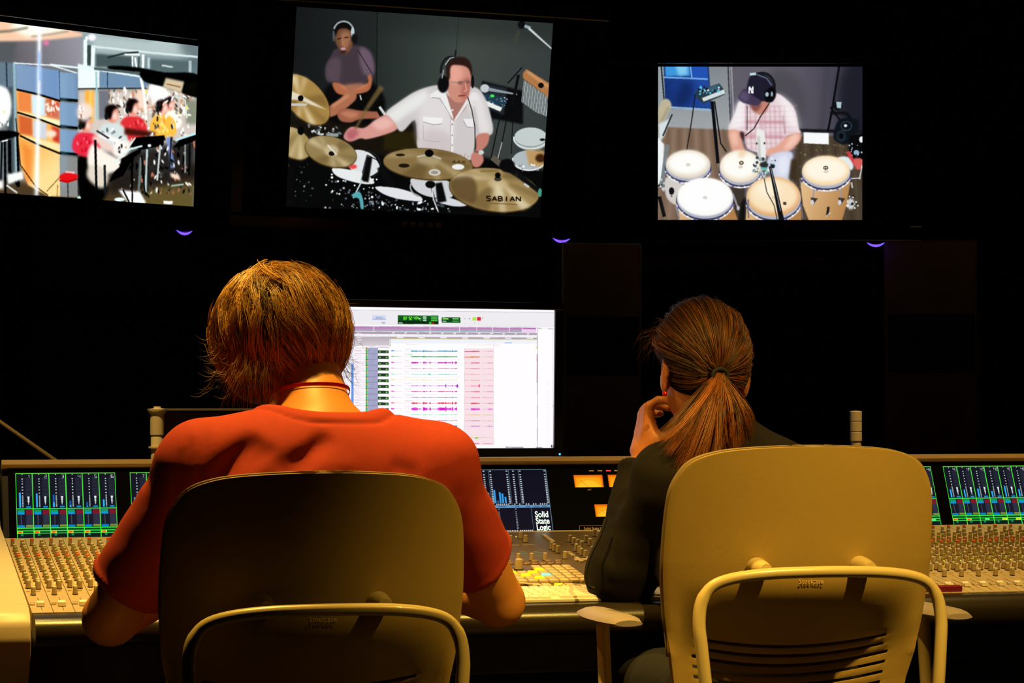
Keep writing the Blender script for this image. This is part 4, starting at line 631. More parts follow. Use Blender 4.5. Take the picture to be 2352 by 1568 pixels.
def paint_master():
    # master display, drawn in the flat frame of the lower part of the console photograph
    p = Pic(640, 500, 1, (0, 0), None, (6, 7, 18)); G = (120, 150, 165)
    # u in 0..640 across 0.26 m, v in 0..500 down
    def col(x, top, bot, n, al=1.):
        for j in range(n):
            y = top+(bot-top)*(j/(n-1))**.8; p.poly([(x-5, y-4), (x+5, y-4), (x+5, y+4), (x-5, y+4)], (200, 214, 220), al, .8)
    p.poly([(3, 3), (637, 3), (637, 498), (3, 498)], (12, 13, 30))
    for x in (3, 130, 259, 313, 425, 480, 637): p.line([(x, 3), (x, 285)], 2, G)
    p.line([(3, 3), (637, 3)], 3, G); p.line([(3, 287), (637, 287)], 3, G); p.line([(637, 3), (637, 498)], 3, G); p.line([(3, 498), (637, 498)], 2, G); p.line([(529, 308), (529, 498)], 2.5, G); p.line([(3, 3), (3, 498)], 2.5, G)
    for x in (20, 118, 145, 246, 286, 323, 415, 451, 489, 628): col(x, 14, 268, 17)
    for x, h, c in ((40, 110, 1), (62, 90, 1), (175, 80, 1), (197, 60, 1), (299, 84, 1), (334, 104, 1), (348, 20, .6), (363, 86, 1), (377, 76, 1), (392, 50, 1)):
        p.poly([(x-5, 268-h), (x+5, 268-h), (x+5, 268), (x-5, 268)], (50, 160, 235), c)
    for x in list(range(340, 410, 11))+[440, 468, 505, 518, 545, 558, 584, 596, 608, 620]: p.poly([(x-3, 272), (x+3, 272), (x+3, 284), (x-3, 284)], (215, 225, 232), .9)
    p.poly([(3, 288), (637, 288), (637, 306), (3, 306)], (96, 150, 196))
    for x0, x1 in ((40, 90), (160, 220), (345, 390), (440, 465), (500, 525), (545, 575), (590, 620)): p.line([(x0, 297), (x1, 297)], 5, (20, 40, 80), .8)
    for x in (85, 215, 348, 442): col(x, 316, 470, 12, .6)
    for x in list(range(60, 120, 12))+list(range(180, 270, 12))+list(range(360, 440, 13))+list(range(455, 524, 11)): p.poly([(x-4, 482), (x+4, 482), (x+4, 494), (x-4, 494)], (210, 220, 226), .95)
    return p.done(.5, 0)

def paint_vu():
    p = Pic(240, 110, 1, (0, 0), None, (255, 150, 10))
    p.ell(120, 120, 110, 90, (255, 196, 40), soft=20); p.poly([(0, 0), (240, 0), (240, 14), (0, 14)], (230, 84, 6), .8, 8); p.poly([(0, 0), (10, 0), (10, 110), (0, 110)], (226, 84, 6), .7, 6); p.poly([(228, 0), (240, 0), (240, 110), (228, 110)], (226, 84, 6), .7, 6)
    p.ring(120, 150, 120, 106, 2.5, (190, 80, 4), 0, .45, 1., 218, 322)
    for a in range(222, 322, 8): t = np.radians(a); p.line([(120+120*np.cos(t), 150+106*np.sin(t)), (120+130*np.cos(t), 150+117*np.sin(t))], 2.2, (180, 70, 4), .45)
    p.line([(120, 120), (52, 46)], 2, (150, 60, 4), .6)
    return p.done(.6, 0)
# ---------------------------------------------------------------- the room
M_wall = mat('dark_wall_fabric', (.012, .011, .010), .95, noise=.3, nscale=8, bump=.3, bscale=220)
M_panel = mat('acoustic_panel_fabric', (.026, .024, .020), .95, noise=.3, nscale=12, bump=.4, bscale=300)
M_floor = mat('dark_wood_floor', (.020, .013, .008), .5, noise=.4, nscale=6, bump=.1)
M_black = mat('black_plastic', (.006, .006, .006), .35)
M_gloss = mat('black_gloss', (.004, .004, .005), .12)
def struct(name, b, m, **k): o = b.build(name, m, **k); o['kind'] = 'structure'; return o
struct('floor', MB().box(-2.6, -1.6, -.1, 5.2, 7.2, 0), M_floor)
struct('ceiling', MB().box(-2.6, -1.6, 2.7, 5.2, 7.2, 2.8), M_wall)
wf = struct('wall_front', MB().box(-2.6, 7.1, 0, 5.2, 7.2, 2.7), M_wall)
struct('wall_back', MB().box(-2.6, -1.7, 0, 5.2, -1.6, 2.7), M_wall)
struct('wall_left', MB().box(-2.7, -1.6, 0, -2.6, 7.2, 2.7), M_wall)
struct('wall_right', MB().box(5.2, -1.6, 0, 5.3, 7.2, 2.7), M_wall)
for i in range(8):
    x = -1.9+i*.82
    for z0, z1 in ((.25, 1.32), (1.38, 2.45)):
        MB().box(x, 7.04, z0, x+.76, 7.1, z1).build('wall_panel', M_panel, wf, bevel=.008)
struct('trim_1', MB().box(1.9, 6.55, 1.475, 3.1, 7.1, 1.483), mat('shelf_edge', (.30, .17, .09), .5))
M_lamp = mat('lamp_ring', (.3, .3, .28), .4); M_glow = mat('lamp_glow', (1, .7, .3), .5, emit=6)
for n, pos, aim, pw, cone, bl, rad, c in LAMPS:
    L = thing('ceiling_downlight', {'downlight_console': 'round recessed ceiling downlight above the man in the red shirt', 'downlight_guest': 'round recessed ceiling downlight behind the lit right-hand chair', 'downlight_left': 'round recessed ceiling downlight over the left end of the console', 'downlight_right': 'round recessed ceiling downlight over the right end of the console'}[n], 'lamp', (pos[0], pos[1], 2.7), 0, 'ceiling downlights')
    MB().lathe([(.05, 0), (.07, 0), (.07, -.012), (.052, -.012)], n=28).build('trim_ring', M_lamp, L, smooth=True)
    MB().lathe([(.0501, -.001), (.0501, -.004), (.001, -.004)], n=24).build('lens', M_glow, L)

# ---------------------------------------------------------------- televisions hung on the front wall
M_arm = mat('grey_metal', (.05, .05, .05), .4, .6)
def rotm(t, y, r): return Matrix.Rotation(R_(y), 4, 'Z') @ Matrix.Rotation(R_(t), 4, 'X') @ Matrix.Rotation(R_(r), 4, 'Y')
M_led = mat('violet_led', (.10, .04, 1.0), .4, emit=3.2)
M_glass = mat('screen_glass', (.003, .003, .0035), .22, spec=.03)
def television(label, ctr, rot, W, H, hx, up, dn, pic, led, reach, small=False):
    t = thing('television', label, 'television', ctr); t.rotation_euler = rotm(*rot).to_euler()
    w, h = hx, H/2
    b = MB()      # frame around the glass
    fr = .035
    for x0, x1, z0, z1 in ((-w-fr, w+fr, h+up, h+up+fr), (-w-fr, w+fr, -h-dn-fr, -h-dn), (-w-fr, -w, -h-dn, h+up), (w, w+fr, -h-dn, h+up)): b.box(x0, -.018, z0, x1, .03, z1)
    b.build('bezel', M_gloss, t, bevel=.004)
    MB().box(-w-fr+.004, .012, -h-dn-fr+.004, w+fr-.004, .06, h+up+fr-.004).box(-w*.7, .06, -h*.8, w*.7, .10, h*.7).build('housing', M_black, t, bevel=.006)
    MB().box(-w, .001, -h-dn, w, .012, h+up).build('glass', M_glass, t)
    quad('picture', [(-W/2, -.0005, h), (W/2, -.0005, h), (W/2, -.0005, -h), (-W/2, -.0005, -h)], pic, t)
    lx, lz, lw = led
    pts = [(lx+lw*(k/8-.5), -.022, lz+.008*(2*(k/8-.5))**2) for k in range(9)]
    MB().tube(pts, [.0006, .0018, .0026, .003, .0032, .003, .0026, .0018, .0006], 8).build('power_light', M_led, t, smooth=True)
    if small: MB().box(*small).build('control_strip', M_black, t, bevel=.003)
    # arm to the wall
    R3 = rotm(*rot).inverted(); d = R3.to_3x3() @ Vector((0, 1, 0)); s0 = Vector((0, .10, 0)); L = (7.1-ctr[1]-.12)
    MB().tube([s0, s0+d*L*.5, s0+d*L], .022, 12).box(-.11, .09, -.11, .11, .105, .11).build('wall_arm', M_arm, t, smooth=False)
    return t
TV1 = television('wide television with a drummer in a white shirt playing cymbals on it', (1.4252, 6.0, 1.7837), (9.7875, 0, 1.2483), .645, .4837, .430, .012, .02, picmat('drummer_picture', paint_drummer()), (.376, -.298, .044), 0)
b = MB()
for i in range(5): b.box(-.035+i*.022, -.024, -.262-.013, -.023+i*.022, -.017, -.262-.003)
b.build('button', mat('bezel_button', (.30, .17, .08), .4), TV1)
television('television farthest right with a conga player in a dark cap on it', (2.3152, 6.0, 1.7364), (1.442, -15.922, .09), .5209, .3907, .378, .006, .02, picmat('conga_picture', paint_congas()), (.292, -.262, .044), 0)
television('television farthest left with a seated band behind a glass screen on it', (0.607, 5.9, 1.7436), (2.0369, 26.5904, .3927), .6022, .3871, .352, .012, .03, picmat('band_picture', paint_band()), (.262, -.262, .044), 0)

# ---------------------------------------------------------------- loudspeakers behind the console
M_spk = mat('speaker_baffle_brown', (.22, .17, .12), .8, noise=.15, nscale=60); M_cone = mat('speaker_cone', (.19, .15, .10), .8); M_grille = mat('speaker_grille', (.005, .005, .005), .9)
def monitor_speaker(label, x0, x1, Y, z0, z1, rz):
    w = x1-x0; h = z1-z0
    t = thing('loudspeaker', label, 'loudspeaker', ((x0+x1)/2, Y, z0), rz, 'tall loudspeakers behind the console')
    MB().box(-w/2, .004, 0, w/2, .30, h).build('cabinet', M_black, t, bevel=.006)
    MB().box(-w/2+.003, -.012, .003, w/2-.003, .006, h-.003).build('baffle', M_spk, t, bevel=.006)
    MB().box(-w/2+.012, -.018, h*.37, w/2-.012, -.011, h*.645).build('grille', M_grille, t, bevel=.003)
    for zc in (h*.19, h*.82):
        o = MB().lathe([(.068, -.014), (.078, -.014), (.078, -.006), (.060, -.0125), (.03, .004), (.012, -.003), (.001, -.006)], (0, 0, zc), 32, 'y').build('woofer', M_cone, t, smooth=True)
    MB().lathe([(.02, -.022), (.014, -.020), (.001, -.026)], (0, 0, h*.5), 20, 'y').build('tweeter', M_black, t, smooth=True)
    MB().box(-.018, -.0145, h*.035, .02, -.0115, h*.067).box(-.010, -.0155, h*.045, -.002, -.014, h*.058).build('name_plate', mat('name_plate_metal', (.10, .08, .06), .4), t)
    s = thing('speaker_stand', label.replace('loudspeaker', 'column stand carrying the loudspeaker'), 'stand', ((x0+x1)/2, Y+.15, 0), rz, 'speaker stands')
    MB().box(-.13, -.13, 0, .13, .13, .02).build('base_plate', M_black, s, bevel=.003)
    MB().lathe([(.045, .02), (.045, z0-.015)], n=20).build('column', M_black, s, smooth=True)
    MB().box(-w/2, -.12, z0-.016, w/2, .12, z0-.001).build('top_plate', M_black, s, bevel=.002)
a0 = at(1291, 555, Y=5.9); a1 = at(1472, 1041, Y=5.9)
monitor_speaker('tall loudspeaker standing between the computer display and the woman', a0[0], a1[0], 5.9, a1[2], a0[2], R_(-8))
a0 = at(2037, 547, Y=5.9); a1 = at(2238, 1035, Y=5.9)
monitor_speaker('tall loudspeaker farthest right beyond the lit chair', a0[0], a1[0], 5.9, a1[2], a0[2], R_(-20))

# ---------------------------------------------------------------- mixing console
A_ = R_(8.2); RC = R_(23.6)
DO = Vector((0, 4.28, .735)); BO = Vector((0, 4.875, .82))
Md = Matrix.Translation(DO) @ Matrix.Rotation(A_, 4, 'X')            # deck frame: x, s (depth), h (height above the deck)
Mb = Matrix.Translation(BO) @ Matrix.Rotation(R_(90)-RC, 4, 'X')    # bridge frame: x, t (up the slope), h (towards the seat)
def pick(px, py, Mx, h=0.):
    o = np.array(Mx @ Vector((0, 0, h))); n = np.array((Mx.to_3x3() @ Vector((0, 0, 1)))); r = ray(px, py); C0 = np.array([0, 0, 1.08])
    p = C0+r*(((o-C0)@n)/(r@n)); return Mx.inverted() @ Vector(p)
M_beige = mat('console_beige', (.62, .52, .36), .42, noise=.06, nscale=30); M_strip = mat('channel_strip_beige', (.50, .39, .24), .40, noise=.08, nscale=50)
M_center = mat('center_panel_bronze', (.115, .082, .050), .38, noise=.12, nscale=40); M_knob = mat('knob_body', (.44, .34, .20), .45); M_rail = mat('bridge_rail_bronze', (.40, .27, .13), .40, noise=.1, nscale=30)
caps = [mat('cap_'+n, c, .45) for n, c in (('orange', (.95, .12, .01)), ('grey', (.52, .52, .44)), ('green', (.30, .36, .10)), ('pale', (.66, .55, .40)), ('pink', (.60, .30, .22)))]
M_white = mat('white_plastic', (.86, .80, .70), .30); M_btn = mat('button_beige', (.60, .48, .32), .4); M_dark = mat('console_dark', (.014, .013, .012), .35)
M_lit_y = mat('lit_button_yellow', (1., .62, .0), .4, emit=.9); M_lit_c = mat('lit_button_cyan', (.16, .75, .72), .4, emit=.8)
con = thing('mixing_console', 'large-format mixing console with lit channel screens and rows of knobs across the room', 'mixing console', (1.44, 4.4, 0))
cm = Matrix.Translation((-1.44, -4.4, 0))
def cpart(b, name, m, parent=None, M=None, **k):
    o = b.build(name, m, parent or con, **k); o.matrix_local = (cm @ (M or Matrix.Identity(4))) if parent is None else (M or Matrix.Identity(4)); return o
# body
cpart(MB().prism([(-.055, -.03), (.60, -.03), (.60, -.002), (-.055, -.002)], .345, 2.56), 'deck', M_strip, M=Md, bevel=.001)
cpart(MB().box(.345, 4.27, .60, 2.56, 5.0, .70), 'underside_tray', M_dark, bevel=.004)
cpart(MB().box(.345, 4.95, .60, 2.56, 5.42, .925), 'rear_shelf', M_dark, bevel=.004)
cpart(MB().box(.40, 4.80, .06, 2.46, 5.30, .60), 'pedestal', M_dark, bevel=.004)
prof = [(4.155+.03*(1-math.cos(R_(a))), .700+.028*math.sin(R_(a))) for a in range(-60, 91, 15)]+[(4.235, .728), (4.235, .672)]
cpart(MB().prism(prof, .345, 2.56), 'armrest_bolster', mat('bolster_leather', (.022, .016, .010), .28, bump=.06, bscale=500), smooth=True)
# end cheeks
def cheek(x0, x1):
    pr = [(4.36, .54), (4.22, .60), (4.165, .655), (4.15, .69), (4.155, .718), (4.17, .735), (4.205, .745), (4.87, .845), (4.90, .87), (4.958, .982), (4.99, .99), (5.04, .985), (5.05, .60), (4.95, .06), (4.70, .06), (4.62, .50)]
    cpart(MB().prism(pr, x0, x1), 'end_cheek', M_beige, bevel=.007, smooth=True)
cheek(.262, .338); cheek(2.562, 2.64)
# meter bridge: frame, black fronts, displays
cpart(MB().prism([(.142, -.02), (.1565, -.02), (.1575, .004), (.154, .010), (.1455, .010), (.142, .006)], .343, 2.562), 'top_rail', M_rail, M=Mb, smooth=True)
cpart(MB().box(.343, -.012, -.06, 2.562, .143, -.004), 'bridge_body', M_dark, M=Mb, bevel=.002)
def bpan(x0, x1): cpart(MB().box(x0, -.010, -.0035, x1, .1415, .0), 'bridge_front', M_glass, M=Mb)
cpart(MB().box(.343, -.018, .0005, 2.562, -.0135, .0035), 'lower_ledge', M_rail, M=Mb)
bars1 = [(620, 0), (640, 0), (815, 665), (875, 790), (895, 815), (770, 0)]
BK = []
for i in range(8):
    x = (.3688+.2195*i) if i < 4 else (1.656+.2195*(i-4)); bpan(x-.014, x+.2055)
    rg = np.random.RandomState(i)
    bars = bars1 if i == 0 else [(int(rg.randint(700, 890)), 0) for _ in range(6)]
    if i == 7: bars = [(745, 0), (750, 0), (735, 0), (785, 0), (675, 0), (755, 0)]
    pm = picmat('channel_picture_%d' % (i*6+1), paint_bank(i*6+1, bars, 'rrrrrr' if i < 4 else 'rrgyyg'), 1.0)
    q = quad('channel_display', [(x, .131, .0012), (x+.191, .131, .0012), (x+.191, -.009, .0012), (x, -.009, .0012)], pm, con); q.matrix_local = cm @ Mb
bpan(1.238, 1.641)
q = quad('master_display', [(1.194, .1312, .0012), (1.434, .1312, .0012), (1.434, -.0052, .0012), (1.194, -.0052, .0012)], picmat('master_picture', paint_master()), con); q.matrix_local = cm @ Mb
M_txt = mat('logo_white', (.62, .86, .92), .5, emit=1.0); M_print = mat('print_tan', (.55, .42, .28), .5)
for wd, t0 in (('Solid', .0262), ('State', .0122), ('Logic', -.0018)):
    o = lettering('logo_lettering', wd, .0182, Matrix.Translation((1.3985, t0+.0005, .0016)), M_txt, con, bold=.022, sx={'Solid': .80, 'State': .79, 'Logic': .77}[wd]); o.matrix_local = cm @ Mb
mvu = picmat('vu_scale', paint_vu(), 1.0)
for x, t in ((1.4903, .0907), (1.5635, .0907), (1.5268, .0262), (1.6000, .0262)):
    q = quad('level_meter', [(x, t+.0268, .0012), (x+.0615, t+.0268, .0012), (x+.0615, t, .0012), (x, t, .0012)], mvu, con); q.matrix_local = cm @ Mb
o = lettering('meter_lettering', 'LEFT', .0042, Matrix.Translation((1.5165, .0838, .001)), M_print, con); o.matrix_local = cm @ Mb
o = lettering('meter_lettering', 'Solid State Logic', .0078, Matrix.Translation((1.4985, -.0015, .001)), M_print, con, bold=.01, sx=.95); o.matrix_local = cm @ Mb
b = MB()
for x0, x1, y0, y1 in ((1.489, 1.60, .0072, .0076), (1.489, 1.60, -.0040, -.0036), (1.489, 1.4895, -.004, .0076)): b.box(x0, y0, 0, x1, y1, .0008)
cpart(b, 'name_plate_outline', M_print, M=Mb)
for i, x in enumerate((1.525, 1.543, 1.5615, 1.579)):
    cpart(MB().box(x, .1255, 0, x+.010, .1280, .0012), 'indicator_light', mat('red_indicator', (1, .02, .05), .4, emit=1.0) if i == 2 else M_print, M=Mb)
# knobs, faders, buttons
def knob_mesh(r, h, ci, nm):
    b = MB(); b.mi = 2; b.lathe([(r*1.12, 0), (r*1.12, h*.10)], n=10); b.mi = 0; b.lathe([(r, h*.10), (r*.9, h*.80)], n=12); b.mi = 1; b.lathe([(r*.9, h*.80), (r*.88, h*.95), (r*.6, h)], n=12)
    o = b.build('knob', M_knob, None, smooth=True, mats=[M_knob, caps[ci], M_black]); me = o.data; bpy.data.objects.remove(o); return me
KM = [knob_mesh(.0037, .0145, c, 'k') for c in range(5)]; KB = [knob_mesh(.0045, .0155, c, 'k') for c in range(5)]
SA = [(.508, 0), (.454, 1), (.431, 2), (.4055, 2), (.380, 4), (.360, 0), (.3378, 2), (.313, 1), (.2935, 1), (.2745, 3), (.229, 2), (.2035, 1), (.178, 2), (.1385, 1)]
SB = [(.4975, 3), (.4686, 1), (.440, 3), (.4195, 2), (.389, 4), (.351, 0), (.3315, 2), (.297, 1), (.273, 3), (.2443, 1), (.2184, 2), (.195, 2), (.1465, 1), (.1300, 1)]
fm = MB().prism([(-.0085, .001), (-.0075, .0078), (-.001, .0058), (.001, .0058), (.0075, .0078), (.0085, .001)], -.0062, .0062).build('fader_cap', M_white, None, bevel=.0006); fme = fm.data; bpy.data.objects.remove(fm)
bt = MB().box(-.0042, -.0030, 0, .0042, .0030, .0030).build('button', M_btn, None, bevel=.0005); bte = bt.data; bpy.data.objects.remove(bt)
hid = MB()
def inst(me, name, parent, x, s, h=.0):
    o = bpy.data.objects.new(name, me); link(o, parent); o.matrix_local = Matrix.Translation((x, s, h)); return o
def to_px(x, s, h=.015):
    p = Md @ Vector((x, s, h)); c = CAM_M.transposed() @ (p-Vector((0, 0, 1.08))); return 1176-FPX*c.x/c.z*1.0, 784+FPX*c.y/c.z
def seen(x, s):
    px, py = to_px(x, s); px = px
    return (-15 < px < 250-(py-1240)*.10) or (2105 < px < 2372)
for side, x0, pit in ((0, .3535, .0355), (1, 1.6606, .0352)):
    for k in range(24):
        xa = x0+pit*k
        st = MB().box(xa-.0080, -.050, 0, xa+pit-.0090, .575, .0012); st.box(xa-.0045, .1125, .001, xa+.0245, .1165, .0035) if False else None
        vis = [(xa, s, c, 0) for s, c in SA if seen(xa, s)]+[(xa+.0167, s, c, 0) for s, c in SB if seen(xa+.0167, s)]
        sp = cpart(st, 'channel_strip', M_strip, M=Md)
        for X, s, c, _ in vis: inst((KB if s < .15 else KM)[c], 'knob', sp, X, s, .0012)
        if seen(xa+.0042, .084): inst(KB[1], 'knob', sp, xa+.0042, .084, .0012)
        if seen(xa+.0095, 0): inst(fme, 'fader_cap', sp, xa+.0095, .0, .0012); inst(bte, 'button', sp, xa-.002, .019, .0012); inst(bte, 'button', sp, xa-.0035, .008, .0012)
        if seen(xa, .113):
            rb = MB().box(xa-.0055, .1105, .001, xa+.0005, .1135, .0030).box(xa+.010, .1105, .001, xa+.018, .1135, .0030).build('ridge', M_btn, sp)
            g = MB().box(xa+.0092, -.035, .0008, xa+.0100, .06, .0016).build('fader_slot', M_dark, sp)
        if not vis and k % 1 == 0:
            for s, c in SA: hid.lathe([(.004, .001), (.0034, .0155), (.001, .0157)], (xa, s, 0), 6)
            for s, c in SB: hid.lathe([(.004, .001), (.0034, .0155), (.001, .0157)], (xa+.0167, s, 0), 6)
o = cpart(hid, 'channel_knobs', M_knob, M=Md); o['kind'] = 'stuff'
# center section
cp = cpart(MB().box(1.236, -.052, .0, 1.643, .566, .0022), 'center_panel', M_center, M=Md, bevel=.0006)
cx = lambda px, py, h=0.: pick(1100+px/7.128, 1180+py/7.128, Md, h)
cmes = [knob_mesh(.0043, .0150, c, 'c') for c in (3, 1, 2)]
cmes[0].materials[1] = M_knob
for i, (a, b_) in enumerate([(440, 410), (510, 470), (680, 410), (760, 465), (440, 770), (645, 770), (860, 765), (1080, 760), (1190, 580), (1230, 610), (1290, 640), (1405, 735), (1490, 465), (1550, 505), (1610, 535), (1590, 610), (1640, 650), (1675, 680), (1740, 715), (1680, 560), (1750, 470), (1815, 520), (1895, 370), (1970, 400)]):
    v = cx(a, b_, .002); inst(cmes[1 if i > 11 and i % 2 else 0], 'knob', cp, v.x, v.y, .002)
v = cx(650, 930); me = knob_mesh(.0078, .021, 3, 'b'); me.materials[1] = M_knob; inst(me, 'jog_knob', cp, v.x, v.y, .002)
sb = MB().box(-.0038, -.0045, 0, .0038, .0045, .0035).build('button', M_btn, None, bevel=.0006); sbe = sb.data; bpy.data.objects.remove(sb)
for (xa, sa, xb, sb_, n) in ((1.3915, .520, 1.3912, .458, 6), (1.3916, .350, 1.3916, .322, 3), (1.3916, .300, 1.392, .270, 4), (1.4155, .300, 1.4155, .285, 2), (1.455, .40, 1.455, .372, 3)):
    for i in range(n): inst(sbe, 'button', cp, xa+(xb-xa)*i/max(1, n-1), sa+(sb_-sa)*i/max(1, n-1), .0022)
pb = MB().box(-.0065, -.0060, 0, .0065, .0060, .004).build('button', M_btn, None, bevel=.001); pbe = pb.data; bpy.data.objects.remove(pb)
for a, b_ in ((1620, 790), (1740, 785)): v = cx(a, b_); inst(pbe, 'button', cp, v.x, v.y, .0022)
big = MB().box(-.0080, -.0092, 0, .0080, .0092, .0062).build('square_button', M_btn, None, bevel=.0016, smooth=True); bge = big.data; bpy.data.objects.remove(big)
grid = []
for r in range(6):
    for c in range(10):
        X = 1.1885+.0196*c-.0*r; s = .0985+.0230*r
        if X < 1.245-.02: continue
        if X > 1.352: continue
        if abs(X-1.2538) < .015 and s > .19: continue
        o = inst(bge, 'square_button', cp, X+.001, s, .0022); grid.append(o)
for (a, b_, m_) in ((505, 930, M_lit_y), (735, 985, M_lit_y), (870, 945, M_lit_y), (970, 900, M_lit_y), (980, 1040, M_lit_y), (1070, 975, M_lit_c)):
    v = cx(a, b_, .008); o = min(grid, key=lambda g: (g.location.x-v.x)**2+(g.location.y-v.y)**2)
    if o.data == bge: me = bge.copy(); me.materials[0] = m_; o.data = me; o['label'] = 'lit cyan square button' if m_ is M_lit_c else 'lit yellow square button'
for a, m_ in ((955, M_btn), (1120, M_btn), (1335, M_lit_y), (1500, M_btn)):
    v = cx(a, 1178, .006); me = bge.copy(); me.materials[0] = m_; inst(me, 'square_button', cp, v.x, v.y+.006, .0022)
pad = MB().lathe([(.0072, 0), (.0072, .002), (.0062, .003), (.003, .0022)], n=16).build('touch_pad', mat('pad_brown', (.20, .12, .07), .35), None, smooth=True); pde = pad.data; bpy.data.objects.remove(pad)
for a, b_ in ((480, 800), (685, 800), (910, 800), (1130, 795), (1290, 790), (505, 835), (640, 845), (780, 840), (910, 840), (1040, 840), (1170, 835), (1300, 830)): v = cx(a, b_); inst(pde, 'touch_pad', cp, v.x, v.y, .0022)
b = MB()
for a0_, a1_, yy in ((350, 410, 540), (480, 660, 532), (715, 915, 528)): v0, v1 = cx(a0_, yy), cx(a1_, yy); b.box(v0.x, v0.y-.001, .0022, v1.x, v0.y+.001, .0028)
b.build('panel_lettering', mat('panel_print', (.5, .36, .3), .5), cp)
b = MB()
for a0_, a1_, yy in ((430, 490, 640), (660, 740, 640), (890, 970, 635), (430, 570, 668), (670, 800, 665), (900, 1040, 660), (440, 580, 715), (900, 1020, 712), (690, 800, 712)): v0, v1 = cx(a0_, yy), cx(a1_, yy); b.box(v0.x, v0.y-.002, .0022, v1.x, v0.y+.002, .0028)
b.build('small_display', mat('panel_display', (.10, .16, .14), .3, emit=.12, emcol=(.3, .5, .42)), cp)
for a, b_, m_ in ((365, 398, mat('led_red', (1, .03, .03), .4, emit=1.)), (608, 393, mat('led_yellow', (1, .8, .05), .4, emit=1.)), (1690, 470, mat('led_orange', (1, .15, .02), .4, emit=.8))):
    v = cx(a, b_); MB().lathe([(.0013, 0), (.0012, .0014), (.0005, .0018)], (v.x, v.y, .002), 8).build('indicator_light', m_, cp)
M_ly = mat('led_green_yellow', (.9, .9, .05), .4, emit=1.)
lm = MB().lathe([(.0012, 0), (.0011, .0015), (.0004, .0019)], n=8).build('indicator_light', M_ly, None); lme = lm.data; bpy.data.objects.remove(lm)
for k in range(6): o = inst(lme, 'indicator_light', con, 0, 0); o.matrix_local = cm @ Md @ Matrix.Translation((.3535+.0355*k+.0085, .128, .0105)); o = inst(lme, 'indicator_light', con, 0, 0); o.matrix_local = cm @ Md @ Matrix.Translation((.3535+.0355*k+.0055, .098, .0085))
for k in range(10, 18): o = inst(lme, 'indicator_light', con, 0, 0); o.matrix_local = cm @ Md @ Matrix.Translation((1.6606+.0352*k+.009, .172, .012))

# ---------------------------------------------------------------- things standing on or behind the console
kb = thing('keyboard', 'white computer keyboard on the front edge of the console', 'keyboard'); kb.matrix_world = Md @ Matrix.Translation((1.316, -.022, .0035))
MB().box(-.142, -.046, 0, .142, .044, .006).build('case', M_white, kb, bevel=.0015)
kk = MB().prism([(-.0082, .0), (-.0072, .0042), (.0072, .0042), (.0082, .0)], -.0085, .0085).build('key', M_white, None, bevel=.0006); kke = kk.data; bpy.data.objects.remove(kk)
for r in range(5):
    n = 14; off = (0, .004, .007, .010, 0)[r]
    if r < 4:
        for c in range(n-(1 if r else 0)): inst(kke, 'key', kb, -.128+.0192*c+off, .0345-.0175*r, .006)
    else:
        for c in (0, 1, 2, 10, 11, 12, 13): inst(kke, 'key', kb, -.128+.0192*c, .0345-.0175*r, .006)
        MB().prism([(-.0082, .0), (-.0072, .0042), (.0072, .0042), (.0082, .0)], -.066, .055).build('space_bar', M_white, kb).matrix_local = Matrix.Translation((.003, .0345-.0175*4, .006))
pts = [Md @ cx(a, b_, .0085) for a, b_ in ((430, 1040), (560, 1085), (650, 1125), (820, 1140), (960, 1160), (1120, 1185), (1250, 1188), (1400, 1150), (1560, 1150), (1760, 1172), (1850, 1185))]
tag(MB().tube(pts, .0014, 8).build('cable', mat('cable_beige', (.62, .50, .36), .5), smooth=True), 'thin beige cable lying loosely above the white keyboard', 'cable')
v0, v1 = pick(2122, 1352, Md, .0), pick(2207, 1350, Md, .0)
st = MB().box(v0.x-.06, -.045, .0015, v1.x-.014, -.031, .0115).build('ruler', mat('magenta_plastic', (.20, .012, .05), .35), None, bevel=.0012); st.matrix_world = Md
tag(st, 'flat magenta strip lying on the front edge of the console beside the right chair', 'ruler')
# computer display
M_disp = mat('display_black', (.006, .006, .007), .3)
dt = thing('computer_display', 'computer display with white recording-session window, between the man and the woman', 'monitor', (1.3007, 5.3, 1.1286)); dt.rotation_euler = rotm(1.071, 4.3218, .1416).to_euler()
w, h = .2656, .1518
b = MB()
for x0, x1, z0, z1 in ((-w-.021, w+.021, h, h+.016), (-w-.021, w+.021, -h-.022, -h), (-w-.021, -w, -h, h), (w, w+.021, -h, h)): b.box(x0, -.008, z0, x1, .03, z1)
b.build('bezel', M_disp, dt, bevel=.002)
MB().box(-w-.018, .004, -h-.019, w+.018, .045, h+.013).build('housing', M_disp, dt, bevel=.004)
quad('picture', [(-w, -.001, h), (w, -.001, h), (w, -.001, -h), (-w, -.001, -h)], picmat('session_picture', paint_session(), 1.0), dt)
MB().lathe([(.0024, -.0095), (.0020, -.0105), (.0005, -.011)], (w+.0125, 0, -h-.0135), 10, 'y').build('power_light', mat('blue_led', (.05, .45, 1), .4, emit=2.), dt)
MB().box(-.03, .045, -.10, .03, .065, .02).build('mount_plate', M_arm, dt, bevel=.002)
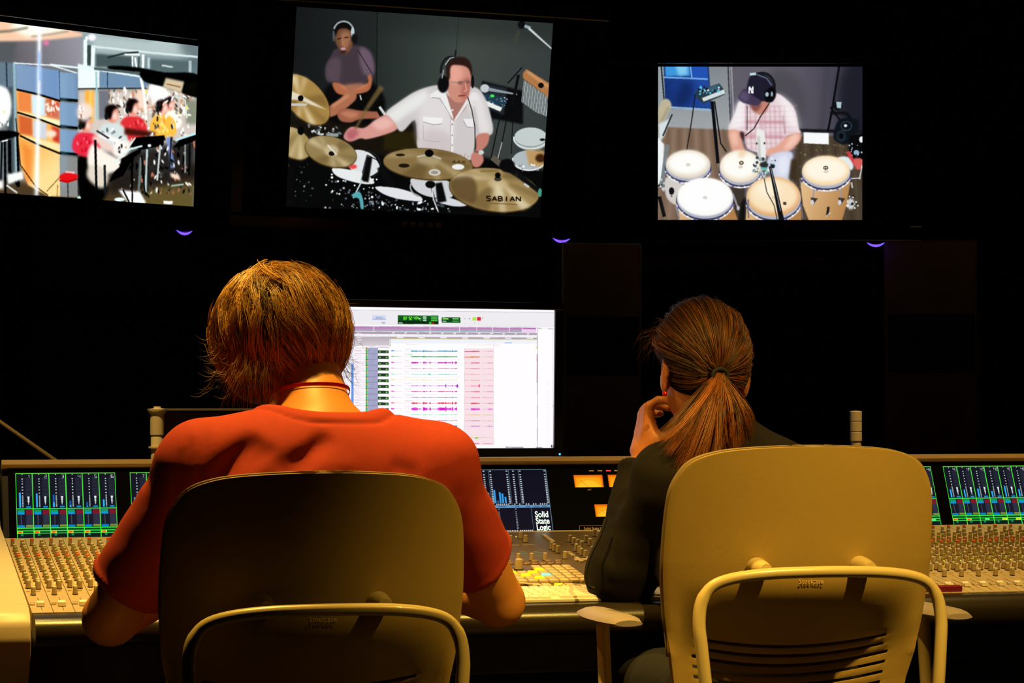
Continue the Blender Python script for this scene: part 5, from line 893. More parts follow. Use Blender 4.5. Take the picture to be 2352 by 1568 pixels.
# posts of the display arms
M_post = mat('post_beige_metal', (.80, .66, .42), .35, .1)
p0 = at(361, 1000, Y=5.2); zt = at(361, 938, Y=5.2)[2]; sc_ = 1/5773*5.19
pt = thing('display_arm', 'beige post with a flat arm reaching right behind the red shirt', 'arm', (p0[0], 5.2, .925))
zz = lambda y: at(361, y, Y=5.2)[2]-.925
MB().lathe([(.013, 0), (.013, zz(1003)), (.0125, zz(1002)), (.0125, zz(999)), (.0145, zz(998)), (.0145, zz(950))], n=24).build('post', M_post, pt, smooth=True)
MB().lathe([(.018, zz(1029)), (.018, zz(1025))], n=24).build('lower_collar', M_post, pt, smooth=True)
MB().lathe([(.016, zz(950)), (.020, zz(943)), (.020, zz(939)), (.008, zz(937)), (.007, zz(933))], n=24).build('upper_collar', M_post, pt, smooth=True)
MB().prism([(-.014, 0), (.014, 0), (.012, .004), (-.012, .004)], 0, .001).build('x', M_post) if False else None
MB().box(-.018, -.010, zz(943), .34, .012, zz(938)).build('flat_arm', mat('arm_bronze', (.24, .18, .10), .4, .3), pt, bevel=.001)
MB().box(.0, .008, zz(946), .33, .012, zz(1010)).box(.32, .0, zz(1000), .345, .19, zz(938)).box(.32, .17, zz(1000), .64, .19, zz(945)).build('arm_housing', M_black, pt, bevel=.001)
q0 = at(1966, 1000, Y=5.2); pr = thing('segmented_post', 'short ribbed beige post rising behind the right-hand chair', 'post', (q0[0], 5.2, .925))
zz2 = lambda y: at(1966, y, Y=5.2)[2]-.925
pf = [(.0135, 0)]
for y0, y1 in ((1012, 992), (990, 968), (966, 944)): pf += [(.0115, zz2(y0+1)), (.0135, zz2(y0)), (.0135, zz2(y1+1)), (.0125, zz2(y1))]
MB().lathe(pf+[(.004, zz2(943))], n=24).build('post', M_post, pr, smooth=True)
MB().box(0.0, -.006, 0, .03, .004, zz2(960)).build('x', M_black) if False else None
r0, r1 = at(-160, 858, Y=5.18), at(134, 1062, Y=5.18)
br_ = thing('boom_rod', 'slanting bronze rod rising out of frame above the left end of the console', 'rod', tuple(r1))
MB().tube([(0, 0, -.04), (0, 0, 0), tuple(r0-r1)], .0042, 10).build('rod', mat('rod_bronze', (.30, .22, .10), .4, .2), br_, smooth=True)
MB().lathe([(.02, -.037), (.02, -.028), (.008, -.024), (.006, .004)], n=16).build('clamp', M_black, br_, smooth=True)
# ---------------------------------------------------------------- chairs
M_shell = mat('chair_shell_taupe', (.44, .30, .09), .42, noise=.05, nscale=25, bump=.12, bscale=900); M_tube = mat('chair_tube_cream', (.64, .50, .24), .28, coat=.2); M_pad = mat('chair_fabric', (.05, .03, .035), .9)
WZ = [(.50, .160), (.56, .185), (.62, .200), (.68, .211), (.722, .215), (.772, .2185), (.815, .2195), (.870, .2175), (.907, .2135), (.932, .204), (.9536, .187), (.966, .160), (.9735, .120), (.978, .05)]
_c = WZ+[(.9785, 0.)]; _f = []
for _i in range(len(_c)-1):
    _a, _b, _d, _e = [np.array(_c[max(0, min(len(_c)-1, _i+q))]) for q in (-1, 0, 1, 2)]
    for _t in (0, .25, .5, .75): _f.append(.5*(2*_b+(_d-_a)*_t+(2*_a-5*_b+4*_d-_e)*_t*_t+(3*_b-_a-3*_d+_e)*_t**3))
_f.append(np.array(_c[-1])); WF_ = np.array(_f); WF_[:, 0] = np.maximum.accumulate(WF_[:, 0])
def wz(z): return float(np.interp(z, WF_[:, 0], WF_[:, 1]))
def _ss(t): t = max(0., min(1., t)); return t*t*(3-2*t)
def shell_pt(u, z, off=0.):
    w = wz(z); x = u*w; lower = max(0., min(1., (.80-z)/.16)); zz = z+.026*lower*(x/.18)**2*(1 if z > .58 else .5)
    y = -(z-.76)*.16+.050*(x/.22)**2+.080*_ss((.772-z)/.155)*max(0., 1-(x/.20)**2)**.8
    return (x, y+off, zz)
def make_chair(label, loc, rz, drop=0.):
    t = thing('office_chair', label, 'chair', loc, rz, 'taupe office chairs at the console')
    slots = [.664-.0158*i for i in range(7)]; zs = set([round(float(a), 5) for a in WF_[:-1, 0] if a > .76]+[a for a, _ in WZ]+[.84, .79, .75])
    for z in slots: zs |= {round(z-.0028, 5), round(z+.0028, 5)}
    zs |= {.80, .785, .765, .755, .745, .735, .725, .715, .705, .695}; zs = sorted(z for z in zs if z > .50); us = [-1+2*i/40 for i in range(41)]
    us = sorted(set([round(u, 4) for u in us]))
    b = MB(); V = [shell_pt(u, z) for z in zs for u in us]; n = len(us); F = []
    for i in range(len(zs)-1):
        zm = (zs[i]+zs[i+1])/2; slot = any(abs(zm-z) < .001 for z in slots)
        for j in range(n-1):
            um = (us[j]+us[j+1])/2
            if slot and abs(um)*wz(zm) < .157: continue
            F.append((i*n+j, i*n+j+1, (i+1)*n+j+1, (i+1)*n+j))
    b._add(V, F); o = b.build('back_shell', M_shell, t, smooth=False); o.data.polygons.foreach_set('use_smooth', np.ones(len(o.data.polygons), bool))
    s = o.modifiers.new('s', 'SOLIDIFY'); s.thickness = .006; s.offset = 1; bv = o.modifiers.new('b', 'BEVEL'); bv.width = .0012; bv.segments = 2; bv.limit_method = 'ANGLE'; bv.angle_limit = R_(50)
    # front upholstery, a little proud of the rim
    b = MB(); zz = [z for z in sorted(set([round(float(a), 5) for a in WF_[:-1, 0]])) if z >= .62]
    V = [tuple(np.array(shell_pt(u, z, .016))+np.array((0, 0, .0025 if z > .9 else 0))) for z in zz for u in us]
    b._add(V, [(i*n+j, i*n+j+1, (i+1)*n+j+1, (i+1)*n+j) for i in range(len(zz)-1) for j in range(n-1)]); o = b.build('back_pad', mat('chair_pad_brown', (.24, .17, .09), .8), t); o.data.polygons.foreach_set('use_smooth', np.ones(len(o.data.polygons), bool))
    s = o.modifiers.new('s', 'SOLIDIFY'); s.thickness = .008; s.offset = 0
    # tube frame: one arch behind the shell
    pts = []; rs = []
    for (x, z, y) in [(-.150, .455, .07), (-.162, .468, .01), (-.175, .52, -.055), (-.184, .60, -.066), (-.1915, .68, -.062), (-.194, .715, -.058), (-.189, .748, -.055), (-.172, .771, -.056), (-.140, .7825, -.060), (-.09, .7885, -.065), (-.03, .7905, -.068)]: pts.append((x, y, z))
    pts = pts+[(-x, y, z) for x, y, z in pts[::-1]]
    P = [Vector(p) for p in pts]; out = []
    for i in range(len(P)-1):
        a, b2, c, d = P[max(i-1, 0)], P[i], P[i+1], P[min(i+2, len(P)-1)]
        for k in range(4): q = k/4; out.append(.5*(2*b2+(c-a)*q+(2*a-5*b2+4*c-d)*q*q+(3*b2-a-3*c+d)*q**3))
    out.append(P[-1]); MB().tube(out, [.0098 if p.z < .76 else .0088 for p in out], 16).build('tube_frame', M_tube, t, smooth=True)
    for sx in (-1, 1):
        yb = shell_pt(sx*.084/.219, .793)[1]
        MB().lathe([(.0175, yb-.004), (.0168, yb-.012), (.0135, yb-.034), (.010, yb-.05)], (sx*.084, 0, .7925), 24, 'y').build('shell_mount', M_tube, t, smooth=True)
        # armrest
        MB().tube([(sx*.20, .02, .46), (sx*.275, .10, .47), (sx*.272, .18, .56), (sx*.272, .20, .695-drop)], .011, 10).build('arm_post', M_tube, t, smooth=True)
        rot = [(sx*.272+dx, .08+dy, .705+dz) for dx, dy, dz in ((0, 0, 0),)]
        b = MB(); vs = []
        for i in range(9):
            a_ = i/8; y = .05+.23*a_; wdt = .036*math.sin(math.pi*(.12+.76*a_))**.5
            for k in range(12): th = 2*math.pi*k/12; vs.append((sx*.272+wdt*math.cos(th), y, .707-drop+.012*(math.sin(th) if math.sin(th) > 0 else math.sin(th)*.6)*(1 if 0 < i < 8 else .5)))
        b._add(vs, [(i*12+k, i*12+(k+1) % 12, (i+1)*12+(k+1) % 12, (i+1)*12+k) for i in range(8) for k in range(12)]+[tuple(range(12))[::-1], tuple(range(96, 108))])
        b.build('armrest', mat('armrest_grey', (.34, .28, .27), .45), t, smooth=True)
    # printed name on the shell, below the tube
    b = shell_pt(0, .779)
    lettering('brand_lettering', 'Steelcase', .0110, Matrix.Translation((.004, b[1]-.0004, .7685)) @ Matrix.Rotation(R_(90-9), 4, 'X'), mat('shell_print', (.60, .42, .16), .5), t, 'CENTER')
    # seat, column, five-star base
    MB().prism([(-.20, .10), (-.225, .20), (-.22, .42), (-.17, .47), (.17, .47), (.22, .42), (.225, .20), (.20, .10), (.14, .02), (-.14, .02)], .445, .492, 'z').build('seat', M_pad, t, bevel=.015, smooth=True)
    MB().lathe([(.06, .445), (.05, .41), (.028, .40), (.028, .10)], (0, .25, 0), 20).build('column', M_black, t, smooth=True)
    for k in range(5):
        a_ = 2*math.pi*k/5+.3; e = (.27*math.cos(a_), .25+.27*math.sin(a_))
        g = MB().tube([(0, .25, .135-loc[2]), (e[0]*.5, .25+(e[1]-.25)*.5, .115-loc[2]), (e[0], e[1], .065-loc[2])], [.028, .022, .014], 10).build('base_leg', M_tube, t, smooth=True)
        MB().lathe([(.027, -.018), (.029, -.012), (.029, .012), (.027, .018)], (e[0], e[1], .030-loc[2]), 16, 'x').build('caster', M_black, g, smooth=True)
    return t
make_chair('taupe office chair in shade, under the man in the red shirt', (.686, 3.50, 0), R_(0), .075)
make_chair('brightly lit taupe office chair on the right, behind the woman with the ponytail', (1.470, 3.61, .031), R_(-2))

# ---------------------------------------------------------------- people
def hairmat(name, c0, c1, rough=.38):
    m = bpy.data.materials.new(name); m.use_nodes = True; nt = m.node_tree; b = nt.nodes['Principled BSDF']
    a = nt.nodes.new('ShaderNodeAttribute'); a.attribute_name = 'tone'; r = nt.nodes.new('ShaderNodeMix'); r.data_type = 'RGBA'; r.inputs[6].default_value = (*c0, 1); r.inputs[7].default_value = (*c1, 1)
    nt.links.new(a.outputs['Fac'], r.inputs[0]); nt.links.new(r.outputs[2], b.inputs['Base Color']); b.inputs['Roughness'].default_value = rough; b.inputs['Specular IOR Level'].default_value = .65
    return m
M_skin = mat('skin', (.66, .26, .06), .50, noise=.05, nscale=30); M_skin2 = mat('skin_woman', (.56, .20, .08), .50, noise=.05, nscale=30)
for m_ in (M_skin, M_skin2):
    bb = m_.node_tree.nodes['Principled BSDF']; bb.inputs['Subsurface Weight'].default_value = .12; bb.inputs['Subsurface Radius'].default_value = (.01, .004, .002)
M_red = mat('red_jersey', (.43, .033, .014), .88, noise=.10, nscale=70, bump=.25, bscale=1400, sheen=.0); M_den = mat('dark_denim', (.007, .007, .010), .9)
M_jack = mat('dark_jacket', (.011, .009, .009), .85, spec=.12, noise=.1, nscale=60, bump=.25, bscale=900)
def hand(P, wrist, knuck, side, palm_n, curl, L=.085, sc=1.0):
    'palm and five fingers; wrist -> knuck is the palm axis, side points to the index finger, palm_n out of the palm; curl in degrees for the three joints'
    w = np.array(wrist, float); k = np.array(knuck, float); ax = (k-w)/np.linalg.norm(k-w); sd = np.array(side, float); sd -= ax*(sd@ax); sd /= np.linalg.norm(sd); nn = np.cross(ax, sd); nn = nn if nn@np.array(palm_n, float) > 0 else -nn
    d = None; wd = .036*sc
    for q in (-.9, -.35, .2, .75):
        c = sd_cone(P, w+sd*wd*q*.55, k+sd*wd*q, .0135*sc, .0105*sc); d = c if d is None else smin(d, c, .012)
    for i, q in enumerate((.82, .28, -.28, -.80)):
        ln = L*sc*(.92, 1.0, .94, .74)[i]; p = k+sd*wd*q; a = 0; pts = [p]; cu = curl[i] if isinstance(curl[0], (list, tuple)) else curl
        for j, f in enumerate((.46, .30, .24)):
            a += R_(cu[j]); v = ax*math.cos(a)+nn*math.sin(a)+sd*.10*q; p = p+v*ln*f; pts.append(p)
        d = smin(d, chain(P, pts, [.0092*sc, .0082*sc, .0074*sc, .0062*sc], .003), .004)
    return d, ax, sd, nn
def thumb(P, w, ax, sd, nn, L=.06, spread=(.75, .35, .35), sc=1.):
    p0 = w+ax*.018*sc+sd*.018*sc; v1 = ax*spread[1]+sd*spread[0]+nn*spread[2]; v1 /= np.linalg.norm(v1); v2 = v1*.8+ax*.5+nn*.15; v2 /= np.linalg.norm(v2)
    return chain(P, [p0, p0+v1*L*.42, p0+v1*L*.42+v2*L*.36, p0+v1*L*.42+v2*L*.68], [.0145*sc, .0115*sc, .0095*sc, .0075*sc], .006)
def head_sdf(P, c, rot, r=(.074, .094, .108), ex=.076, ez=-.012, er=.032):
    Rm = np.array(rot); q = lambda v: np.array(c)+Rm@np.array(v, float)
    d = sd_ell(P, c, r, rot)
    d = smin(d, sd_ell(P, q((0, .030, -.045)), (.058, .068, .072), rot), .03)       # face and jaw
    d = smin(d, sd_cone(P, q((0, .094, .004)), q((0, .112, -.026)), .008, .012), .012)  # nose
    d = smin(d, sd_ell(P, q((0, .094, -.058)), (.022, .010, .009), rot), .008)         # mouth
    d = smin(d, sd_ell(P, q((0, .088, -.092)), (.020, .016, .014), rot), .02)          # chin
    for s in (-1, 1):
        d = smax(d, -sd_ell(P, q((s*.030, .098, .006)), (.017, .012, .011), rot), .012)
        d = smin(d, sd_ell(P, q((s*.030, .084, .004)), (.0115, .0115, .0115), rot), .002)
        d = smin(d, sd_ell(P, q((s*.030, .096, .024)), (.020, .008, .005), rot), .010)
        ear = smax(sd_ell(P, q((s*ex, -.006, ez)), (.0095, .020, er), rot), -sd_ell(P, q((s*(ex+.010), -.002, ez+.004)), (.008, .011, .020), rot), .004)
        d = smin(d, ear, .006)
    return d

# the man in the red shirt
man = thing('person', 'man with shaggy brown hair in a red t-shirt leaning over the console', 'person', (.70, 3.68, 0))
mm = Matrix.Translation((-.70, -3.68, 0))
SL, EL, WL = (.553, 3.72, .980), (.430, 3.835, .752), (.585, 4.09, .785)
SR, ER, WR = (.918, 3.765, .975), (1.056, 3.90, .758), (.955, 4.13, .785)
HC = np.array((.706, 3.925, 1.182)); HR = erot(R_(-18), R_(-8), R_(0))
NB = (.738, 3.795, 1.045)
def man_arms(P, g=0.):
    l = chain(P, [SL, EL], [.052+g, .041+g], .01); l = smin(l, sd_cone(P, EL, WL, .041+g, .026+g), .012)
    r = chain(P, [SR, ER], [.052+g, .040+g], .01); r = smin(r, sd_cone(P, ER, WR, .040+g, .026+g), .012)
    return np.minimum(l, r)
def man_trunk(P, g=0.):
    d = sd_ell(P, (.727, 3.735, .86), (.185+g, .115+g, .19+g))
    d = smin(d, sd_ell(P, (.71, 3.755, .64), (.165+g, .105+g, .20+g)), .10)
    d = smin(d, sd_cone(P, SL, SR, .064+g, .062+g), .07)
    for s in (SL, SR): d = smin(d, sd_cone(P, (.735, 3.79, 1.028), (s[0], s[1], s[2]+.010), .050+g, .046+g), .035)
    d = smin(d, sd_ell(P, (.742, 3.795, 1.028), (.098+g*.5, .078+g*.5, .052+g*.5)), .03)
    return d
def man_body(P):
    d = smin(man_trunk(P, -.022), man_arms(P), .03)
    d = smin(d, sd_cone(P, (.744, 3.80, 1.03), (.738, 3.885, 1.125), .060, .053), .03)
    d = smin(d, head_sdf(P, HC, HR), .02)
    for w, kn, s, sdv in ((WL, (.650, 4.155, .795), 1, (1, -.5, 0)), (WR, (.905, 4.21, .795), -1, (-1, -.4, 0))):
        h, ax, sd, nn = hand(P, w, kn, sdv, (0, 0, -1), (22, 26, 18)); d = smin(d, h, .012); d = smin(d, thumb(P, np.array(w), ax, sd, nn), .008)
    for s in (-1, 1):
        hp = (.70+s*.09, 3.75, .56); kn = (.70+s*.17, 4.10, .545); an = (.70+s*.17, 4.12, .10)
        d = smin(d, sd_cone(P, hp, kn, .075, .052), .03); d = smin(d, sd_cone(P, kn, an, .050, .034), .01); d = smin(d, sd_cone(P, an, (an[0], an[1]+.12, .045), .030, .026), .02)
    return d
o = skin('body', man_body, (.33, 3.50, .01), (1.16, 4.36, 1.32), .0065, M_skin, man); o.matrix_local = mm
def folds(P, segs):
    o = np.zeros(P.shape[:-1])
    sq = np.array((1, .30, 1)); Q = P*sq
    for a, b, w, dep in segs:
        a = np.array(a)*sq; b = np.array(b)*sq; v = b-a; tp = ((Q-a)@v)/(v@v); t = np.clip(tp, 0, 1); dd = np.linalg.norm(Q-a-t[..., None]*v, axis=-1)
        o += dep*(1. if abs(dep) > .0101 else .55)*np.exp(-(dd/(w*1.15))**2)*np.exp(-((np.clip(tp, -1, 2)-.5)/.55)**4)
    return o
yb = lambda px, py, Y: tuple(at(px, py, Y=Y))
MF = [(yb(500, 1105, 3.62), yb(590, 1015, 3.66), .016, .0155), (yb(550, 1090, 3.62), yb(630, 1030, 3.64), .009, .008), (yb(670, 1090, 3.60), yb(748, 1010, 3.67), .013, .0125),
      (yb(640, 1070, 3.62), yb(700, 1040, 3.63), .010, .006), (yb(395, 1170, 3.70), yb(415, 1040, 3.68), .007, .008), (yb(360, 1150, 3.72), yb(365, 1060, 3.72), .006, .007), (yb(455, 1130, 3.64), yb(475, 975, 3.66), .008, .009),
      (yb(430, 1120, 3.64), yb(440, 1010, 3.66), .006, .006), (yb(335, 1165, 3.74), yb(345, 1090, 3.74), .006, .006), (yb(1050, 1060, 3.74), yb(1035, 1160, 3.72), .008, .009), (yb(1095, 1110, 3.80), yb(1130, 1260, 3.84), .008, .005),
      (yb(900, 1070, 3.66), yb(960, 1090, 3.66), .012, .006), (yb(820, 1060, 3.62), yb(760, 1085, 3.60), .014, -.005), (yb(980, 1010, 3.72), yb(1000, 1090, 3.70), .016, -.004)]
RN = np.random.RandomState(3)
def wob(P, s, k=3):
    o = 0
    for i in range(k): v = RNV[i]*s; o = o+np.sin(P@v+i*1.7)
    return o/k
RNV = np.random.RandomState(5).normal(0, 1, (6, 3))
def cut(P, c, n): n = np.array(n, float); n /= np.linalg.norm(n); return (P-np.array(c, float))@n
eL = np.array(EL)-np.array(SL); eR = np.array(ER)-np.array(SR); hL = np.array(SL)+eL*.80; hR = np.array(SR)+eR*.70
def man_shirt(P):
    sl = smax(sd_cone(P, SL, hL+eL*.1, .062, .064), cut(P, hL, eL), .006); sl = smax(sl, -smax(sd_cone(P, SL, EL, .054, .056), -cut(P, hL-eL*.06, eL), .004), .004)
    sr = smax(sd_cone(P, SR, hR+eR*.1, .061, .056), cut(P, hR, eR+np.array((.02, 0, .08))), .006); sr = smax(sr, -smax(sd_cone(P, SR, ER, .050, .046), -cut(P, hR-eR*.06, eR), .004), .004)
    d = man_trunk(P, .004); d = smin(d, sl, .022); d = smin(d, sr, .022)
    hem = cut(P, hL, eL); d = d-.0035*np.exp(-((hem+.012)/.0035)**2)*(np.linalg.norm(P-hL, axis=-1) < .1)
    hem = cut(P, hR, eR+np.array((.02, 0, .08))); d = d-.003*np.exp(-((hem+.012)/.0035)**2)*(np.linalg.norm(P-hR, axis=-1) < .1)
    d = d+folds(P, MF)+.0018*wob(P, 22)+.0008*wob(P, 48)
    q = (P[..., :2]-np.array((.742, 3.834)))/np.array((.100, .132)); cyl = (np.linalg.norm(q, axis=-1)-1)*.092
    nd = smax(cyl, (1.054-.20*(P[..., 1]-3.75)-P[..., 2])*.95, .012)
    d = d-.0035*np.exp(-((nd-.010)/.0095)**2)+.0042*np.exp(-((nd-.0215)/.0026)**2)
    d = smax(d, -nd, .003)
    return smax(d, .50-P[..., 2], .004)
o = skin('t_shirt', man_shirt, (.33, 3.50, .49), (1.15, 4.02, 1.10), .0048, M_red, man); o.matrix_local = mm
def man_trousers(P):
    d = sd_ell(P, (.70, 3.755, .54), (.178, .12, .10))
    for s in (-1, 1): d = smin(d, chain(P, [(.70+s*.09, 3.75, .56), (.70+s*.17, 4.10, .545), (.70+s*.17, 4.12, .09)], [.088, .064, .050], .02), .03)
    return smax(smax(d, P[..., 2]-.665, .01), .10-P[..., 2], .004)
o = skin('trousers', man_trousers, (.42, 3.50, .08), (.98, 4.24, .72), .012, M_den, man); o.matrix_local = mm
for s in (-1, 1):
    o = skin('shoe', lambda P: smax(smin(sd_cone(P, (.70+s*.17, 4.10, .075), (.70+s*.17, 4.14, .06), .048, .046), sd_ell(P, (.70+s*.17, 4.22, .04), (.046, .09, .038)), .03), .004-P[..., 2], .004), (.45, 4.0, 0), (.95, 4.35, .14), .01, M_black, man); o.matrix_local = mm
# lanyard round the neck
lp = []
for dg in range(-110, 111, 11):
    a_ = R_(dg); z_ = 1.106-.034*(abs(dg)/110)**2; dv = np.array((math.sin(a_), -math.cos(a_), 0)); r_ = .13; c_ = np.array((.742, 3.868, z_))
    for _ in range(14): r_ -= .8*(float(man_body((c_+dv*r_)[None])[0])-.0045)
    lp.append(c_+dv*r_)
b = MB(); n = len(lp); V = []
cc = np.array((.743, 3.868, 1.08))
for p in lp: p = np.array(p); dr = p-cc; dr[2] = 0; dr /= np.linalg.norm(dr); V += [tuple(p+dr*.001+np.array((0, 0, .0032))), tuple(p-dr*.000+np.array((0, 0, -.0032))), ]
b._add(V, [(2*i, 2*i+1, 2*i+3, 2*i+2) for i in range(n-1)]); o = b.build('lanyard', mat('lanyard_crimson', (.50, .008, .09), .35), man, smooth=True); sm = o.modifiers.new('s', 'SOLIDIFY'); sm.thickness = .0012; ss = o.modifiers.new('u', 'SUBSURF'); ss.levels = ss.render_levels = 2; o.matrix_local = mm
# hair of the man: clumps of strands flowing from the crown over a head-shaped cap
M_hair1 = hairmat('hair_brown', (.040, .014, .003), (.78, .42, .10)); M_hair2 = hairmat('hair_auburn', (.016, .006, .002), (.42, .13, .022), .45)
def grow(cen, rad, rot, n_clump, per, K, crown, step, zmin, rng, flow, lift=.004):
    cen = np.array(cen); rad = np.array(rad); Rm = np.array(rot)
    v = rng.normal(0, 1, (n_clump*3, 3)); v /= np.linalg.norm(v, axis=1, keepdims=True); v = v[(v[:, 2] > -.55)][:n_clump]; n = len(v)
    p = v.copy(); path = []; L = rng.uniform(.6, 1.25, n); ph = rng.uniform(0, 6.28, n); act = np.ones(n)
    lay = rng.uniform(.90, 1.09, n)
    for k in range(K):
        t = k/(K-1.); w = (p*rad*(lay+lift*8*np.sin(math.pi*t)*.3+.10*max(0, t-.75)*rng.uniform(0, 1, n) )[:, None])@Rm.T+cen
        path.append(w)
        g = flow(p, w, t, ph); g -= p*(np.sum(g*p, 1, keepdims=True)); g /= np.linalg.norm(g, axis=1, keepdims=True)+1e-6
        go = np.clip((w[:, 2]-zmin(w))/.02, 0.03, 1)
        p = p+g*(step*L*go)[:, None]; p /= np.linalg.norm(p, axis=1, keepdims=True)
    G = np.stack(path, 1)                                          # (n,K,3)
    off = rng.normal(0, .0042, (n, per, 1, 3)); tt = np.linspace(0, 1, K)[None, None, :, None]
    wv = .0016*np.sin(tt*9+rng.uniform(0, 6.28, (n, per, 1, 1)))*rng.normal(0, 1, (n, per, 1, 3))
    S = G[:, None]+off*(1.2-.85*tt)+wv*tt; tone = np.repeat(np.clip(rng.normal(.42, .30, n)+(lay-1.0)*3.0, 0, 1), per)+rng.normal(0, .12, n*per)  # inner layers toned darker: shade in the gaps between clumps put into the colour
    return S.reshape(-1, K, 3), np.clip(tone, 0, 1)
rg = np.random.RandomState(11); crown = np.array((.10, -.35, .93)); crown /= np.linalg.norm(crown)
def flow_man(p, w, t, ph):
    f = p-crown*1.0; f = f*.9; f[:, 2] -= .75
    mid = np.exp(-((p[:, 0]-.15)/.5)**2)*(p[:, 1] < .3); f[:, 0] += .85*mid; f[:, 0] -= .5*np.exp(-((p[:, 0]+.75)/.35)**2)
    f += .55*np.stack([np.sin(p[:, 2]*6+ph), np.cos(p[:, 0]*5+ph), .4*np.sin(p[:, 0]*9+ph)], 1)
    return f
def zmin_man(w): return 1.074+.066*np.clip((w[:, 0]-.69)/.05, 0, 1)*(w[:, 0] < .785)
HRH = erot(R_(-14), R_(-7), 0)
S, tone = grow((.706, 3.925, 1.187), (.0985, .110, .101), HRH, 780, 22, 12, crown, .158, zmin_man, rg, flow_man)
# loose, flicked-out ends
nf = 170; root = []; 
for i in range(nf):
    sgn = -1 if i % 2 else 1; a = np.array((.706+sgn*.089+rg.normal(0, .008), 3.90+rg.normal(0, .03), 1.155+rg.normal(0, .022))); e = a+np.array((sgn*rg.uniform(.010, .034), rg.normal(0, .01), -rg.uniform(.0, .045)+ (.012 if rg.rand() < .3 else 0)))
    t = np.linspace(0, 1, 12)[:, None]; root.append(a*(1-t)+e*t+np.array((0, 0, -.012))*np.sin(t*math.pi)+np.array((sgn*.004, 0, 0))*t*t)
for i in range(260):
    u_ = rg.uniform(0, 1); a = np.array((.618+.085*u_+rg.normal(0, .004), 3.845-.020*math.sin(u_*3)+rg.normal(0, .006), 1.135+rg.normal(0, .008))); e = a+np.array((-.012+.03*u_+rg.normal(0, .010), .006+rg.normal(0, .006), -.050-.012*math.sin(u_*3.1)+rg.normal(0, .010))); t = np.linspace(0, 1, 12)[:, None]; root.append(a*(1-t)+e*t+np.array((-.004, -.010, 0))*np.sin(t*math.pi))
for i in range(60):
    a_ = rg.uniform(-1.1, 1.1); d = np.array((math.sin(a_), rg.normal(0, .3), math.cos(a_))); d /= np.linalg.norm(d); a = np.array((.706, 3.92, 1.187))+d*np.array((.097, .105, .099)); e = a+d*rg.uniform(.004, .013)+np.array((rg.normal(0, .012), 0, rg.normal(0, .004))); t = np.linspace(0, 1, 12)[:, None]; root.append(a*(1-t)+e*t)
S = np.concatenate([S, np.array(root)]); tone = np.concatenate([tone, rg.uniform(.1, .5, len(root))])
rad_ = np.where(np.arange(len(S)) < len(S)-len(root), .00044, .00022)
o, at_ = strands('hair', S, rad_, M_hair1, man); at_.data.foreach_set('value', np.repeat(tone, 12*3).astype(np.float32)); o.matrix_local = mm; o['kind'] = 'stuff'
o = skin('hair_base', lambda P: smax(smin(sd_ell(P, (.706, 3.925, 1.187), (.091, .102, .095), HRH)+.002*wob(P, 60), sd_ell(P, (.672, 3.915, 1.108), (.044, .060, .034)), .03), -sd_ell(P, (.70, 4.01, 1.13), (.062, .06, .085)), .01)+0*P[..., 0], (.58, 3.79, 1.05), (.83, 4.06, 1.31), .005, mat('hair_base_brown', (.014, .006, .002), .9, spec=.05), man); o.matrix_local = mm  # lower dark bulge added over the jaw, standing in for shade there

# the woman with the ponytail
wom = thing('person', 'woman with an auburn ponytail and dark jacket resting her chin on her hand', 'person', (1.57, 4.08, 0)); wm = Matrix.Translation((-1.57, -4.08, 0))
WS, WE, WW = (1.425, 4.135, .945), (1.372, 4.235, .772), (1.436, 4.30, .985)
RS, RE, RWr = (1.690, 4.12, .905), (1.80, 4.20, .745), (1.66, 4.40, .775)
WH = np.array((1.524, 4.225, 1.146)); WHR = erot(R_(-4), R_(3), R_(-6))
def wom_trunk(P, g=0.):
    d = sd_ell(P, (1.575, 4.12, .83), (.150+g, .10+g, .18+g)); d = smin(d, sd_cone(P, (1.565, 4.08, .78), (1.50, 3.90, .62), .125+g, .14+g), .09)
    d = smin(d, sd_cone(P, WS, RS, .050+g, .050+g), .06)
    for s in (WS, RS): d = smin(d, sd_cone(P, (1.545, 4.15, 1.005), s, .040+g, .042+g), .035)
    return d
